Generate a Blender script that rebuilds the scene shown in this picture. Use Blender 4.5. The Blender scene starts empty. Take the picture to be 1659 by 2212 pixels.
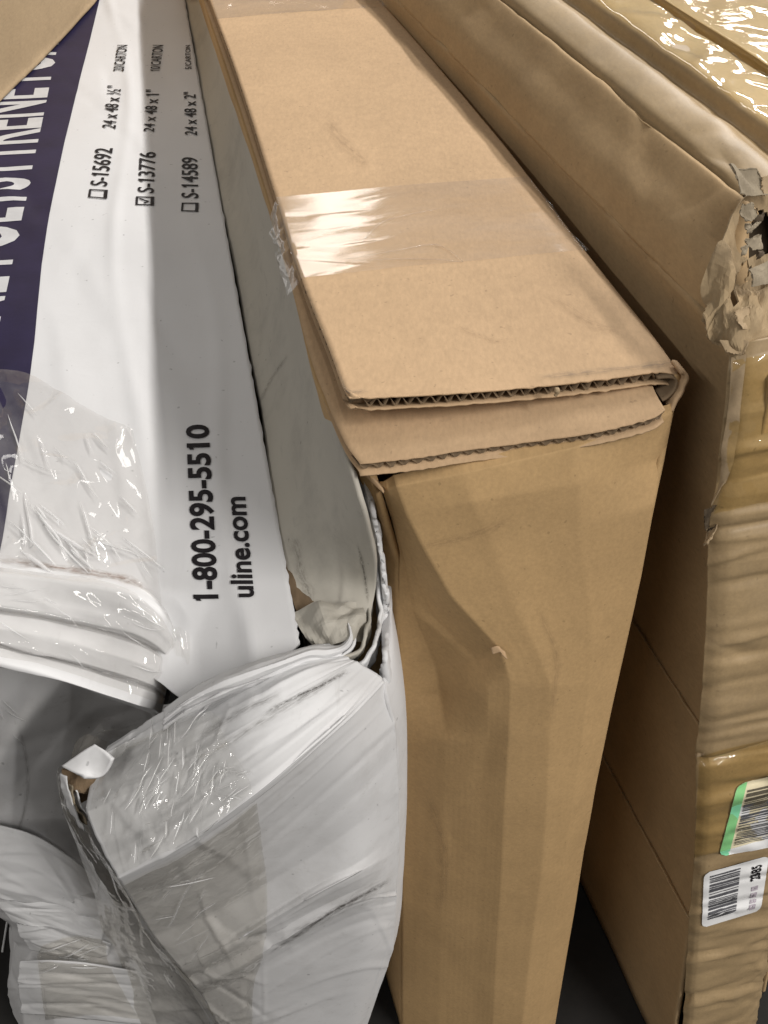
import bpy, bmesh, math, random
import numpy as np
from mathutils import Vector, noise
from mathutils.bvhtree import BVHTree

random.seed(7)
rng = np.random.default_rng(7)
SC = bpy.context.scene
COL = SC.collection

# ------------------------------------------------------------------ camera
FD = 2350.0                      # focal length in units of a 1659 x 2212 frame
PITCH = math.radians(41.5)
CZ = 1.2
cam_d = bpy.data.cameras.new('camera')
cam_d.sensor_fit = 'VERTICAL'
cam_d.sensor_height = 24.0
cam_d.lens = 24.0 * FD / 2212.0
cam_d.clip_start = 0.01
cam_d.clip_end = 100
cam = bpy.data.objects.new('camera', cam_d)
COL.objects.link(cam)
cam.location = (0, 0, CZ)
cam.rotation_euler = (math.pi / 2 - PITCH, 0, 0)
SC.camera = cam

# ------------------------------------------------------------------ room light
world = bpy.data.worlds.new('World')
SC.world = world
world.use_nodes = True
bg = world.node_tree.nodes['Background']
bg.inputs['Color'].default_value = (1.0, 0.96, 0.91, 1)
bg.inputs['Strength'].default_value = 0.19


def ceiling_strip(name, x, y, length, z, tilt, w, power, yaw=13.6):
    """a strip lamp at ceiling height, turned parallel to the cartons and tilted about its own axis"""
    d = bpy.data.lights.new(name, 'AREA')
    d.shape = 'RECTANGLE'
    d.size, d.size_y = w, length
    d.energy = power
    d.color = (1, 0.967, 0.928)
    o = bpy.data.objects.new(name, d)
    COL.objects.link(o)
    o.location = (x, y, z)
    o.rotation_euler = (0, math.radians(tilt), math.radians(yaw))
    return o


ceiling_strip('ceiling_lamp_row_right', 1.37, 3.3, 2.6, 3.1, 38, 0.10, 165)
ceiling_strip('ceiling_lamp_row_far_right', 4.8, 2.0, 8.0, 3.1, 55, 0.14, 70)
ceiling_strip('ceiling_lamp_row_ahead', -0.30, 4.7, 3.2, 3.1, 0, 0.30, 24, 0)
ceiling_strip('ceiling_lamp_row_behind', 2.5, -1.8, 3.0, 3.1, 40, 0.14, 190)
ceiling_strip('ceiling_lamp_row_far_ahead', 2.45, 7.3, 1.8, 3.1, 10, 0.16, 55)
ceiling_strip('fill_lamp_left', -2.2, -2.0, 3.0, 3.1, -35, 0.14, 42)  # added fill lamp, brightens the recessed end panel and left-facing sides
ceiling_strip('sparkle_lamp_overhead', 0.2, -0.3, 0.8, 3.1, 0, 0.04, 7)  # small added lamp that makes the crumpled tape sparkle

SC.view_settings.view_transform = 'Standard'
SC.view_settings.look = 'None'
SC.view_settings.exposure = -0.27
SC.view_settings.gamma = 1.0
SC.cycles.use_denoising = True
SC.cycles.transparent_max_bounces = 16
SC.cycles.max_bounces = 8

# ------------------------------------------------------------------ rays
SP, CP = math.sin(PITCH), math.cos(PITCH)
CAM = np.array([0, 0, CZ])


def ray(u, v):
    x = (u - 829.5) / FD
    yc = (1106 - v) / FD
    return np.array([x, CP + yc * SP, -SP + yc * CP])


def PZ(u, v, z):
    r = ray(u, v)
    return CAM + r * ((z - CZ) / r[2])


def PY(u, v, y):
    r = ray(u, v)
    return CAM + r * (y / r[1])


def rowsY(rows):
    return np.array([[PY(*p) for p in r] for r in rows])


def rowsZ(rows):
    return np.array([[PZ(*p) for p in r] for r in rows])


# ------------------------------------------------------------------ things and parts
BVH = {}
WORLD = {}


def thing(name, label, cat, base, group=None):
    o = bpy.data.objects.new(name, None)
    COL.objects.link(o)
    o.location = base
    o.empty_display_size = 0.05
    o['label'] = label
    o['category'] = cat
    if group:
        o['group'] = group
    WORLD[o] = np.array(base, float)
    return o


def mesh_obj(name, verts, faces, mat, parent=None, uvs=None, smooth=True):
    verts = np.asarray(verts, float)
    off = np.zeros(3)
    if parent is not None:
        off = WORLD[parent]
    me = bpy.data.meshes.new(name)
    me.from_pydata((verts - off).tolist(), [], faces)
    if uvs is not None:
        ul = me.uv_layers.new(name='UVMap')
        li = np.zeros(len(me.loops), dtype=np.int32)
        me.loops.foreach_get('vertex_index', li)
        ul.data.foreach_set('uv', np.asarray(uvs, float)[li].ravel())
    if smooth:
        me.polygons.foreach_set('use_smooth', [True] * len(me.polygons))
    me.materials.append(mat)
    me.update()
    o = bpy.data.objects.new(name, me)
    COL.objects.link(o)
    if parent is not None:
        o.parent = parent
    WORLD[o] = off
    BVH[o] = (verts, faces)
    return o


def bvh(*objs):
    vs, fs, k = [], [], 0
    for o in objs:
        v, f = BVH[o]
        vs.extend([Vector(p) for p in v])
        fs.extend([[i + k for i in q] for q in f])
        k += len(v)
    return BVHTree.FromPolygons(vs, fs)


def solidify(o, t, offset=-1):
    m = o.modifiers.new('thickness', 'SOLIDIFY')
    m.thickness = t
    m.offset = offset
    return o


def cr_matrix(n, m):
    """weights (m x n) of uniform Catmull-Rom through n points sampled m times"""
    W = np.zeros((m, n))
    for i in range(m):
        t = i / (m - 1) * (n - 1)
        k = min(int(t), n - 2)
        f = t - k
        w = [(-f + 2 * f * f - f ** 3) / 2, (2 - 5 * f * f + 3 * f ** 3) / 2,
             (f + 4 * f * f - 3 * f ** 3) / 2, (-f * f + f ** 3) / 2]
        for j, wt in zip((k - 1, k, k + 1, k + 2), w):
            if j < 0:
                W[i, 0] += 2 * wt
                W[i, 1] -= wt
            elif j >= n:
                W[i, n - 1] += 2 * wt
                W[i, n - 2] -= wt
            else:
                W[i, j] += wt
    return W


def lin_matrix(n, m):
    W = np.zeros((m, n))
    for i in range(m):
        t = i / (m - 1) * (n - 1)
        k = min(int(t), n - 2)
        W[i, k] = 1 - (t - k)
        W[i, k + 1] = t - k
    return W


def loft(ctrl, nr, nc, lin_r=False, lin_c=False):
    ctrl = np.asarray(ctrl, float)
    A = (lin_matrix if lin_r else cr_matrix)(ctrl.shape[0], nr)
    B = (lin_matrix if lin_c else cr_matrix)(ctrl.shape[1], nc)
    return np.einsum('ri,ijk,cj->rck', A, ctrl, B)


def grid_normals(G):
    du = np.gradient(G, axis=1)
    dv = np.gradient(G, axis=0)
    N = np.cross(du, dv)
    N /= (np.linalg.norm(N, axis=2, keepdims=True) + 1e-12)
    return N


def fbm(p, octv=4):
    s, a, f = 0, 1, 1
    for _ in range(octv):
        s += a * noise.noise(Vector(p) * f)
        a *= 0.5
        f *= 2.03
    return s


def ridged(p, octv=3):
    s, a, f = 0, 1, 1
    for _ in range(octv):
        s += a * (1 - 2.2 * abs(noise.noise(Vector(p) * f)))
        a *= 0.5
        f *= 2.1
    return s


def displace(G, amp, scale, seed=0, kind='fbm', stretch=(1, 1, 1), mask=None):
    N = grid_normals(G)
    if np.mean(np.einsum('rck,rck->rc', N, CAM - G)) < 0:
        N = -N
    fn = fbm if kind == 'fbm' else ridged
    D = np.zeros(G.shape[:2])
    for i in range(G.shape[0]):
        for j in range(G.shape[1]):
            p = G[i, j]
            D[i, j] = fn((p[0] * scale * stretch[0] + seed * 3.1, p[1] * scale * stretch[1] + seed * 1.7,
                          p[2] * scale * stretch[2] + seed))
    if mask is not None:
        D = D * mask
    return G + N * (D * amp)[..., None]


def crease(G, count, amp, width, length, seed, ang=None, spread=math.pi, sign=0.5):
    """straight sharp creases (tent profile) scattered over a sheet"""
    r_ = np.random.default_rng(seed)
    nr, nc = G.shape[:2]
    lu = np.concatenate([[0], np.cumsum(np.linalg.norm(np.diff(G[nr // 2], axis=0), axis=1))])
    lv = np.concatenate([[0], np.cumsum(np.linalg.norm(np.diff(G[:, nc // 2], axis=0), axis=1))])
    Uc, Vc = np.meshgrid(lu, lv)
    H = np.zeros((nr, nc))
    for _ in range(count):
        cu, cv = r_.uniform(0, lu[-1]), r_.uniform(0, lv[-1])
        th = (ang if ang is not None else 0) + r_.uniform(-spread, spread)
        L = length * r_.uniform(0.35, 1.3)
        w = width * r_.uniform(0.4, 1.5)
        a = amp * r_.uniform(0.3, 1.2) * (1 if r_.random() < sign else -1)
        du, dv = Uc - cu, Vc - cv
        al = du * math.cos(th) + dv * math.sin(th)
        ac = -du * math.sin(th) + dv * math.cos(th) + 0.12 * w * np.sin(al / L * 5)
        side = np.where(ac > 0, 1.0, 0.45)
        H += a * np.clip(1 - np.abs(ac) / (w / side), 0, 1) * np.clip(1.0 - np.abs(al) / L, 0, 1) ** 0.7
    Nn_ = grid_normals(G)
    if np.mean(np.einsum('rck,rck->rc', Nn_, CAM - G)) < 0:
        Nn_ = -Nn_
    return G + Nn_ * H[..., None]


def grid_mesh(name, G, mat, parent, thick=0.0, smooth=True, face_cam=True, hole=None, flip=False):
    nr, nc = G.shape[:2]
    faces = []
    for i in range(nr - 1):
        for j in range(nc - 1):
            if hole is not None and hole(i / (nr - 1), j / (nc - 1)):
                continue
            a = i * nc + j
            faces.append([a, a + 1, a + nc + 1, a + nc])
    N = grid_normals(G)
    if face_cam and np.mean(np.einsum('rck,rck->rc', N, CAM - G)) < 0:
        flip = not flip
    if flip:
        faces = [f[::-1] for f in faces]
    lu = np.concatenate([[0], np.cumsum(np.linalg.norm(np.diff(G[nr // 2], axis=0), axis=1))])
    lv = np.concatenate([[0], np.cumsum(np.linalg.norm(np.diff(G[:, nc // 2], axis=0), axis=1))])
    uv = np.stack(np.broadcast_arrays(lu[None, :], lv[:, None]), -1).reshape(-1, 2)
    o = mesh_obj(name, G.reshape(-1, 3), faces, mat, parent, uv, smooth)
    if thick:
        solidify(o, thick)
    return o


def tube(name, pts, radii, mat, parent, n=10, flat=1.0, amp=0.0, sc=60, seg=60):
    pts = loft(np.asarray(pts)[:, None, :].repeat(2, 1), seg, 2)[:, 0]
    radii = np.interp(np.linspace(0, 1, seg), np.linspace(0, 1, len(radii)), radii)
    T = np.gradient(pts, axis=0)
    T /= np.linalg.norm(T, axis=1, keepdims=True)
    up = np.array([0, -0.5, 0.8])
    vs = []
    for i in range(seg):
        a = np.cross(T[i], up)
        a /= np.linalg.norm(a)
        b = np.cross(a, T[i])
        for k in range(n):
            th = 2 * math.pi * k / n
            q = pts[i] + radii[i] * (math.cos(th) * a + math.sin(th) * b * flat)
            if amp:
                q = q + (q - pts[i]) / radii[i] * amp * fbm(q * sc)
            vs.append(q)
    fs = []
    for i in range(seg - 1):
        for k in range(n):
            fs.append([i * n + k, i * n + (k + 1) % n, (i + 1) * n + (k + 1) % n, (i + 1) * n + k])
    fs.append(list(range(n))[::-1])
    fs.append([(seg - 1) * n + k for k in range(n)])
    return mesh_obj(name, vs, fs, mat, parent)


# ------------------------------------------------------------------ materials
def newmat(name):
    m = bpy.data.materials.new(name)
    m.use_nodes = True
    nt = m.node_tree
    b = nt.nodes['Principled BSDF']
    return m, nt, b


def N(nt, typ, **kw):
    n = nt.nodes.new(typ)
    for k, v in kw.items():
        if k in n.inputs:
            n.inputs[k].default_value = v
        else:
            setattr(n, k, v)
    return n


def ramp(nt, src, stops):
    r = nt.nodes.new('ShaderNodeValToRGB')
    nt.links.new(src, r.inputs['Fac'])
    e = r.color_ramp.elements
    while len(e) < len(stops):
        e.new(0.5)
    for el, (p, c) in zip(e, stops):
        el.position = p
        el.color = c if len(c) == 4 else (*c, 1)
    return r.outputs['Color']


def g(x):
    return (x, x, x, 1)


def mixmul(nt, a, b, fac=1.0, mode='MULTIPLY'):
    m = nt.nodes.new('ShaderNodeMix')
    m.data_type = 'RGBA'
    m.blend_type = mode
    if isinstance(fac, float):
        m.inputs[0].default_value = fac
    else:
        nt.links.new(fac, m.inputs[0])
    for s, i in ((a, 6), (b, 7)):
        if isinstance(s, tuple):
            m.inputs[i].default_value = s if len(s) == 4 else (*s, 1)
        else:
            nt.links.new(s, m.inputs[i])
    return m.outputs[2]


def coord(nt, scale=(1, 1, 1), out='Object', loc=(0, 0, 0)):
    tc = nt.nodes.new('ShaderNodeTexCoord')
    mp = nt.nodes.new('ShaderNodeMapping')
    mp.inputs['Scale'].default_value = scale
    mp.inputs['Location'].default_value = loc
    nt.links.new(tc.outputs[out], mp.inputs['Vector'])
    return mp.outputs['Vector']


def noise_tex(nt, vec, scale, detail=3.0, rough=0.55, dist=0.0):
    n = nt.nodes.new('ShaderNodeTexNoise')
    n.inputs['Scale'].default_value = scale
    n.inputs['Detail'].default_value = detail
    n.inputs['Roughness'].default_value = rough
    n.inputs['Distortion'].default_value = dist
    nt.links.new(vec, n.inputs['Vector'])
    return n.outputs['Fac']


def bump(nt, b, heights, prev=None):
    """heights: list of (socket, strength, distance)"""
    nrm = prev
    for h, s, d in heights:
        bn = nt.nodes.new('ShaderNodeBump')
        bn.inputs['Strength'].default_value = s
        bn.inputs['Distance'].default_value = d
        nt.links.new(h, bn.inputs['Height'])
        if nrm is not None:
            nt.links.new(nrm, bn.inputs['Normal'])
        nrm = bn.outputs['Normal']
    if b is not None:
        nt.links.new(nrm, b.inputs['Normal'])
    return nrm


def facets(nt, vec, scale):
    vo = nt.nodes.new('ShaderNodeTexVoronoi')
    vo.feature = 'F1'
    vo.inputs['Scale'].default_value = scale
    vo.inputs['Randomness'].default_value = 1.0
    nz = nt.nodes.new('ShaderNodeTexNoise')
    nz.inputs['Scale'].default_value = scale * 0.6
    nt.links.new(vec, nz.inputs['Vector'])
    mx = nt.nodes.new('ShaderNodeMix')
    mx.data_type = 'VECTOR'
    mx.inputs[0].default_value = 0.04
    nt.links.new(vec, mx.inputs[4])
    nt.links.new(nz.outputs['Color'], mx.inputs[5])
    nt.links.new(mx.outputs[1], vo.inputs['Vector'])
    return vo.outputs['Distance']


def kraft(name, base, rough=0.82, blotch=0.10, flute=0.0, flute_axis=1, crinkle=0.0, spec=0.25, dirt=0.0):
    m, nt, b = newmat(name)
    v = coord(nt)
    big = ramp(nt, noise_tex(nt, v, 7, 4), [(0.3, g(1 - blotch)), (0.7, g(1 + blotch * 0.4))])
    fib = ramp(nt, noise_tex(nt, coord(nt, (1, 0.35, 1)), 420, 3, 0.7), [(0.25, g(0.88)), (0.75, g(1.08))])
    mid = ramp(nt, noise_tex(nt, v, 60, 4, 0.7), [(0.3, g(0.95)), (0.7, g(1.03))])
    spk = ramp(nt, noise_tex(nt, coord(nt, loc=(3, 1, 2)), 260, 1.0), [(0.22, g(0.62)), (0.27, g(1))])
    c = mixmul(nt, (*base, 1), big)
    c = mixmul(nt, c, fib)
    c = mixmul(nt, c, mid)
    c = mixmul(nt, c, spk, 0.6)
    if dirt:
        dm = ramp(nt, noise_tex(nt, v, 16, 6, 0.7), [(0.52, g(0)), (0.75, g(dirt))])
        c = mixmul(nt, c, (0.27, 0.21, 0.14, 1), dm, 'MIX')
    nt.links.new(c, b.inputs['Base Color'])
    b.inputs['Roughness'].default_value = rough
    b.inputs['Specular IOR Level'].default_value = spec
    hs = [(noise_tex(nt, v, 500, 3, 0.7), 0.10, 0.0006), (noise_tex(nt, v, 45, 4), 0.05, 0.002)]
    if crinkle:
        hs.append((facets(nt, v, 38), crinkle, 0.0015))
    if flute:
        w = nt.nodes.new('ShaderNodeTexWave')
        w.wave_type = 'BANDS'
        w.bands_direction = 'Y' if flute_axis else 'X'
        w.inputs['Scale'].default_value = 45
        w.inputs['Distortion'].default_value = 1.2
        w.inputs['Detail'].default_value = 2
        nt.links.new(coord(nt, out='UV'), w.inputs['Vector'])
        hs.append((w.outputs['Fac'], flute, 0.0012))
    bump(nt, b, hs)
    return m


def white_board(name, base=(0.74, 0.735, 0.72), dirt=0.25, crinkle=0.5, rough=0.6, seed=0.0, flute=0.0, wrinkle=0.0):
    m, nt, b = newmat(name)
    v = coord(nt, loc=(seed, seed * 2, 0))
    big = ramp(nt, noise_tex(nt, v, 5, 3), [(0.3, g(0.95)), (0.7, g(1.03))])
    c = mixmul(nt, (*base, 1), big)
    dm = ramp(nt, noise_tex(nt, v, 14, 6, 0.72), [(0.50, g(0)), (0.80, g(dirt))])
    c = mixmul(nt, c, (0.25, 0.235, 0.21, 1), dm, 'MIX')
    st = ramp(nt, noise_tex(nt, coord(nt, (18, 1.2, 18)), 6, 5, 0.7), [(0.60, g(0)), (0.74, g(dirt * 0.8))])
    c = mixmul(nt, c, (0.30, 0.28, 0.25, 1), st, 'MIX')
    spk = ramp(nt, noise_tex(nt, v, 190, 1.0), [(0.20, g(0.55)), (0.25, g(1))])
    c = mixmul(nt, c, spk, 0.7)
    nt.links.new(c, b.inputs['Base Color'])
    b.inputs['Roughness'].default_value = rough
    b.inputs['Specular IOR Level'].default_value = 0.2
    hs = [(noise_tex(nt, v, 300, 3), 0.06, 0.0006), (noise_tex(nt, v, 22, 4), 0.10, 0.003), (facets(nt, v, 30), crinkle, 0.0012)]
    if wrinkle:
        fine = ramp(nt, noise_tex(nt, coord(nt, (7, 34, 1), 'UV'), 1.0, 3, 0.5, 0.3), [(0.35, g(0)), (0.5, g(0.8)), (0.56, g(0.3)), (0.7, g(1))])
        hs.append((fine, wrinkle, 0.0022))
        hs.append((noise_tex(nt, coord(nt, (30, 120, 1), 'UV'), 1.0, 3, 0.6, 0.2), wrinkle * 0.4, 0.001))
    if flute:
        w = nt.nodes.new('ShaderNodeTexWave')
        w.bands_direction = 'Y'
        w.inputs['Scale'].default_value = 30
        w.inputs['Distortion'].default_value = 2.5
        w.inputs['Detail'].default_value = 3
        nt.links.new(coord(nt, out='UV'), w.inputs['Vector'])
        hs.append((w.outputs['Fac'], flute, 0.002))
    bump(nt, b, hs)
    return m


def tape_mat(name, tint=(0.97, 0.95, 0.92), rough=0.06, haze=0.06, hazecol=(0.8, 0.78, 0.75), bscale=60,
             bstr=0.35, stretch=(1, 1, 1), out='UV', ior=1.5, gain=1.0, bdist=0.0016):
    m, nt, b = newmat(name)
    nt.nodes.remove(b)
    outn = [n for n in nt.nodes if n.type == 'OUTPUT_MATERIAL'][0]
    v = coord(nt, stretch, out)
    h1 = noise_tex(nt, v, bscale, 3, 0.5, 0.3)
    nrm = bump(nt, None, [(h1, bstr * 0.7, 0.002), (facets(nt, v, bscale * 1.6), bstr, bdist)])
    tr = N(nt, 'ShaderNodeBsdfTransparent', Color=(*tint, 1))
    df = N(nt, 'ShaderNodeBsdfDiffuse', Color=(*hazecol, 1))
    hz = ramp(nt, noise_tex(nt, v, bscale * 0.6, 5, 0.7), [(0.4, g(haze * 0.4)), (0.7, g(haze * 1.8))])
    m1 = N(nt, 'ShaderNodeMixShader')
    nt.links.new(hz, m1.inputs[0])
    nt.links.new(tr.outputs[0], m1.inputs[1])
    nt.links.new(df.outputs[0], m1.inputs[2])
    gl = N(nt, 'ShaderNodeBsdfGlossy', Roughness=rough, Color=(1, 1, 1, 1))
    nt.links.new(nrm, gl.inputs['Normal'])
    fr = N(nt, 'ShaderNodeFresnel', IOR=ior)
    nt.links.new(nrm, fr.inputs['Normal'])
    mul = N(nt, 'ShaderNodeMath', operation='MULTIPLY')
    mul.use_clamp = True
    nt.links.new(fr.outputs[0], mul.inputs[0])
    mul.inputs[1].default_value = gain
    geo = nt.nodes.new('ShaderNodeNewGeometry')
    inv = N(nt, 'ShaderNodeMath', operation='SUBTRACT')
    inv.inputs[0].default_value = 1.0
    nt.links.new(geo.outputs['Backfacing'], inv.inputs[1])
    fm = N(nt, 'ShaderNodeMath', operation='MULTIPLY')
    nt.links.new(mul.outputs[0], fm.inputs[0])
    nt.links.new(inv.outputs[0], fm.inputs[1])
    m2 = N(nt, 'ShaderNodeMixShader')
    nt.links.new(fm.outputs[0], m2.inputs[0])
    nt.links.new(m1.outputs[0], m2.inputs[1])
    nt.links.new(gl.outputs[0], m2.inputs[2])
    nt.links.new(m2.outputs[0], outn.inputs[0])
    return m


def plain(name, col, rough=0.6, spec=0.3, var=0.06, sc=40):
    m, nt, b = newmat(name)
    v = coord(nt)
    c = mixmul(nt, (*col, 1), ramp(nt, noise_tex(nt, v, sc, 5, 0.65), [(0.3, g(1 - var)), (0.7, g(1 + var))]))
    nt.links.new(c, b.inputs['Base Color'])
    b.inputs['Roughness'].default_value = rough
    b.inputs['Specular IOR Level'].default_value = spec
    bump(nt, b, [(noise_tex(nt, v, 250, 3), 0.08, 0.0008)])
    return m


M = {}
M['kraft_new'] = kraft('kraft_new', (0.505, 0.346, 0.204), blotch=0.08, flute=0.03, flute_axis=1)
M['kraft_front'] = kraft('kraft_front', (0.49, 0.322, 0.155), blotch=0.13, dirt=0.06, flute=0.04, flute_axis=0, crinkle=0.0)
M['kraft_core'] = kraft('kraft_core', (0.20, 0.14, 0.085), blotch=0.25, rough=0.95)
M['kraft_old'] = kraft('kraft_old', (0.44, 0.305, 0.165), blotch=0.14, crinkle=0.05, dirt=0.10)
M['kraft_old_front'] = kraft('kraft_old_front', (0.38, 0.27, 0.145), rough=0.5, blotch=0.2, crinkle=0.14, dirt=0.3, spec=0.4)
M['kraft_plain'] = kraft('kraft_plain', (0.38, 0.28, 0.17), blotch=0.10)
M['pulp'] = kraft('pulp', (0.29, 0.24, 0.17), blotch=0.45, rough=0.95, dirt=0.5, crinkle=0.3)
M['kraft_torn'] = kraft('kraft_torn', (0.36, 0.265, 0.155), blotch=0.4, rough=0.9, dirt=0.4, crinkle=0.2)
M['pulp_dark_shade'] = kraft('pulp_dark_shade', (0.09, 0.066, 0.042), blotch=0.4, rough=0.95, dirt=0.4, crinkle=0.4)  # dark pulp of scraps; on the sheet behind the hole it paints shade
M['white_top'] = white_board('white_top', (0.655, 0.655, 0.662), dirt=0.06, crinkle=0.25)
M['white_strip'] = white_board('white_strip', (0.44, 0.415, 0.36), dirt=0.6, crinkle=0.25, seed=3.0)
M['white_front'] = white_board('white_front', (0.66, 0.657, 0.66), dirt=0.35, crinkle=0.15, seed=5.0, rough=0.85)
M['white_fold'] = white_board('white_fold', (0.70, 0.70, 0.705), dirt=0.25, crinkle=0.12, seed=8.0, rough=0.85)
M['blue_print'] = plain('blue_print', (0.017, 0.013, 0.045), 0.5, 0.35, 0.2, 30)
M['black_print'] = plain('black_print', (0.012, 0.010, 0.012), 0.55, 0.2, 0.2, 80)
M['white_print'] = plain('white_print', (0.55, 0.55, 0.56), 0.55, 0.3, 0.08, 60)
M['sticker'] = plain('sticker', (0.82, 0.82, 0.82), 0.45, 0.4, 0.03, 50)
M['sticker_green'] = plain('sticker_green', (0.25, 0.72, 0.42), 0.45, 0.4, 0.05, 50)
M['grey_print'] = plain('grey_print', (0.10, 0.10, 0.11), 0.5, 0.3, 0.4, 200)
M['pale_print'] = plain('pale_print', (0.45, 0.40, 0.45), 0.5, 0.3, 0.3, 200)
M['floor'] = plain('floor', (0.018, 0.017, 0.016), 0.8, 0.2, 0.3, 12)
M['tape_lid'] = tape_mat('tape_lid', (0.97, 0.96, 0.945), 0.11, 0.06, bscale=18, bstr=0.10, stretch=(0.6, 1.8, 1))
M['tape_white'] = tape_mat('tape_white', (0.955, 0.95, 0.945), 0.05, 0.10, bscale=13, bstr=0.7, bdist=0.006)
M['tape_crumple'] = tape_mat('tape_crumple', (0.98, 0.978, 0.97), 0.05, 0.05, bscale=22, bstr=0.5, stretch=(1.4, 0.8, 1), bdist=0.003)
M['tape_old'] = tape_mat('tape_old', (0.965, 0.955, 0.93), 0.10, 0.10, hazecol=(0.6, 0.56, 0.5), bscale=36, bstr=0.5)
M['tape_fold_glint'] = tape_mat('tape_fold_glint', (0.98, 0.98, 0.98), 0.12, 0.5, hazecol=(0.9, 0.9, 0.9), bscale=60, bstr=0.4, gain=2.0)  # folded film, its pale colour also stands in for glints
M['tape_yellow'] = tape_mat('tape_yellow', (0.98, 0.93, 0.78), 0.06, 0.05, hazecol=(0.55, 0.42, 0.18), bscale=24, bstr=0.35)

# ------------------------------------------------------------------ floor
FZ = 0.125
fl = mesh_obj('floor', [(-6, -6, FZ), (6, -6, FZ), (6, 9, FZ), (-6, 9, FZ)], [[0, 1, 2, 3]], M['floor'], smooth=False)
fl['kind'] = 'structure'

# ================================================================== kraft carton in the middle
cb = thing('kraft_carton', 'clean tan cardboard carton with an overlapping taped lid, standing in the middle', 'carton',
           (0.08, 0.95, FZ))
ZL = 0.8430
T = 0.0072


def extend(a, b, k):
    return b + (b - a) * k


# lid: rows front -> back, columns left -> right
lid_rows = [
    [(757, 866), (930, 856), (1110, 838), (1290, 820), (1420, 803), (1474, 801)],
    [(742, 838), (920, 828), (1100, 812), (1270, 796), (1400, 782), (1455, 778)],
    [(708, 746), (880, 736), (1050, 722), (1210, 706), (1340, 690), (1388, 688)],
    [(651, 600), (800, 590), (950, 578), (1100, 564), (1215, 548), (1268, 542)],
    [(583, 385), (710, 376), (840, 366), (960, 352), (1065, 340), (1113, 338)],
    [(523, 195), (620, 192), (725, 186), (830, 180), (930, 172), (970, 168)],
    [(453, 0), (530, 0), (610, 0), (690, 0), (770, 0), (824, 0)],
]
lid_c = rowsZ([[(u, v, ZL) for u, v in r] for r in lid_rows])
# gentle sag and lifted front-left corner
lid_c[0, 0:2, 2] += 0.002
lid_c[0, 5, 2] -= 0.003
lid_c[1:, 5, 2] -= 0.002
back = lid_c[-1] + (lid_c[-1] - lid_c[-2]) * 1.3
lid_c = np.concatenate([lid_c, back[None]], 0)
LID = loft(lid_c, 110, 60)
LID = displace(LID, 0.0011, 5, 3)
# ragged front edge and rounded left corner
for j in range(LID.shape[1]):
    e = 0.0012 * noise.noise(Vector((j * 0.9, 0, 0))) + 0.0006 * noise.noise(Vector((j * 3.1, 4, 0)))
    k = j / (LID.shape[1] - 1)
    e += 0.014 * max(0, 1 - k / 0.045) ** 2
    LID[0, j] += (LID[1, j] - LID[0, j]) / np.linalg.norm(LID[1, j] - LID[0, j]) * e
lid_top = grid_mesh('lid_flap', LID, M['kraft_new'], cb, 0.0008)
LIDB = LID[:, :].copy()
LIDB[..., 2] -= T
for j in range(LIDB.shape[1]):
    LIDB[0, j, 1] -= 0.0012 + 0.0012 * noise.noise(Vector((j * 1.7, 9, 0)))
lid_under = grid_mesh('lid_lower_liner', LIDB, M['kraft_new'], cb, 0.0008, face_cam=False)


def flute(name, top_line, inner_line, drop, parent, pitch=0.0075, depth=0.012, mat='kraft_core', gap=0.0013):
    """corrugated medium seen in a cut edge: a wavy ribbon between the liners"""
    top_line = np.asarray(top_line)
    seg = np.linalg.norm(np.diff(top_line, axis=0), axis=1)
    s = np.concatenate([[0], np.cumsum(seg)])
    n = max(40, int(s[-1] / pitch * 10))
    q = np.linspace(0, s[-1], n)
    P = np.stack([np.interp(q, s, top_line[:, k]) for k in range(3)], 1)
    ph = 2 * math.pi * q / pitch + np.array([1.2 * noise.noise(Vector((x * 60, 2, 0))) for x in q])
    w = 0.5 - 0.5 * np.cos(ph)
    rag = np.array([0.0010 * noise.noise(Vector((x * 300, 5, 1))) for x in q])
    iw = np.asarray(inner_line) - top_line
    iw = np.stack([np.interp(q, s, iw[:, k]) for k in range(3)], 1)
    inward = iw / np.linalg.norm(iw, axis=1, keepdims=True)
    A = P + np.array([0, 0, -1]) * (gap + w * (drop - 2 * gap))[:, None] + inward * (0.001 + rag)[:, None]
    Bk = A + inward * depth
    G = np.stack([A, Bk], 0)
    o = grid_mesh(name, G, M[mat], parent, 0.0004, face_cam=False)
    return o


flute('corrugated_edge', LID[0, 2:], LID[3, 2:], T, cb)
flute('corrugated_edge', LID[2:90, 0], LID[2:90, 3], T, cb, pitch=0.009)

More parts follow.
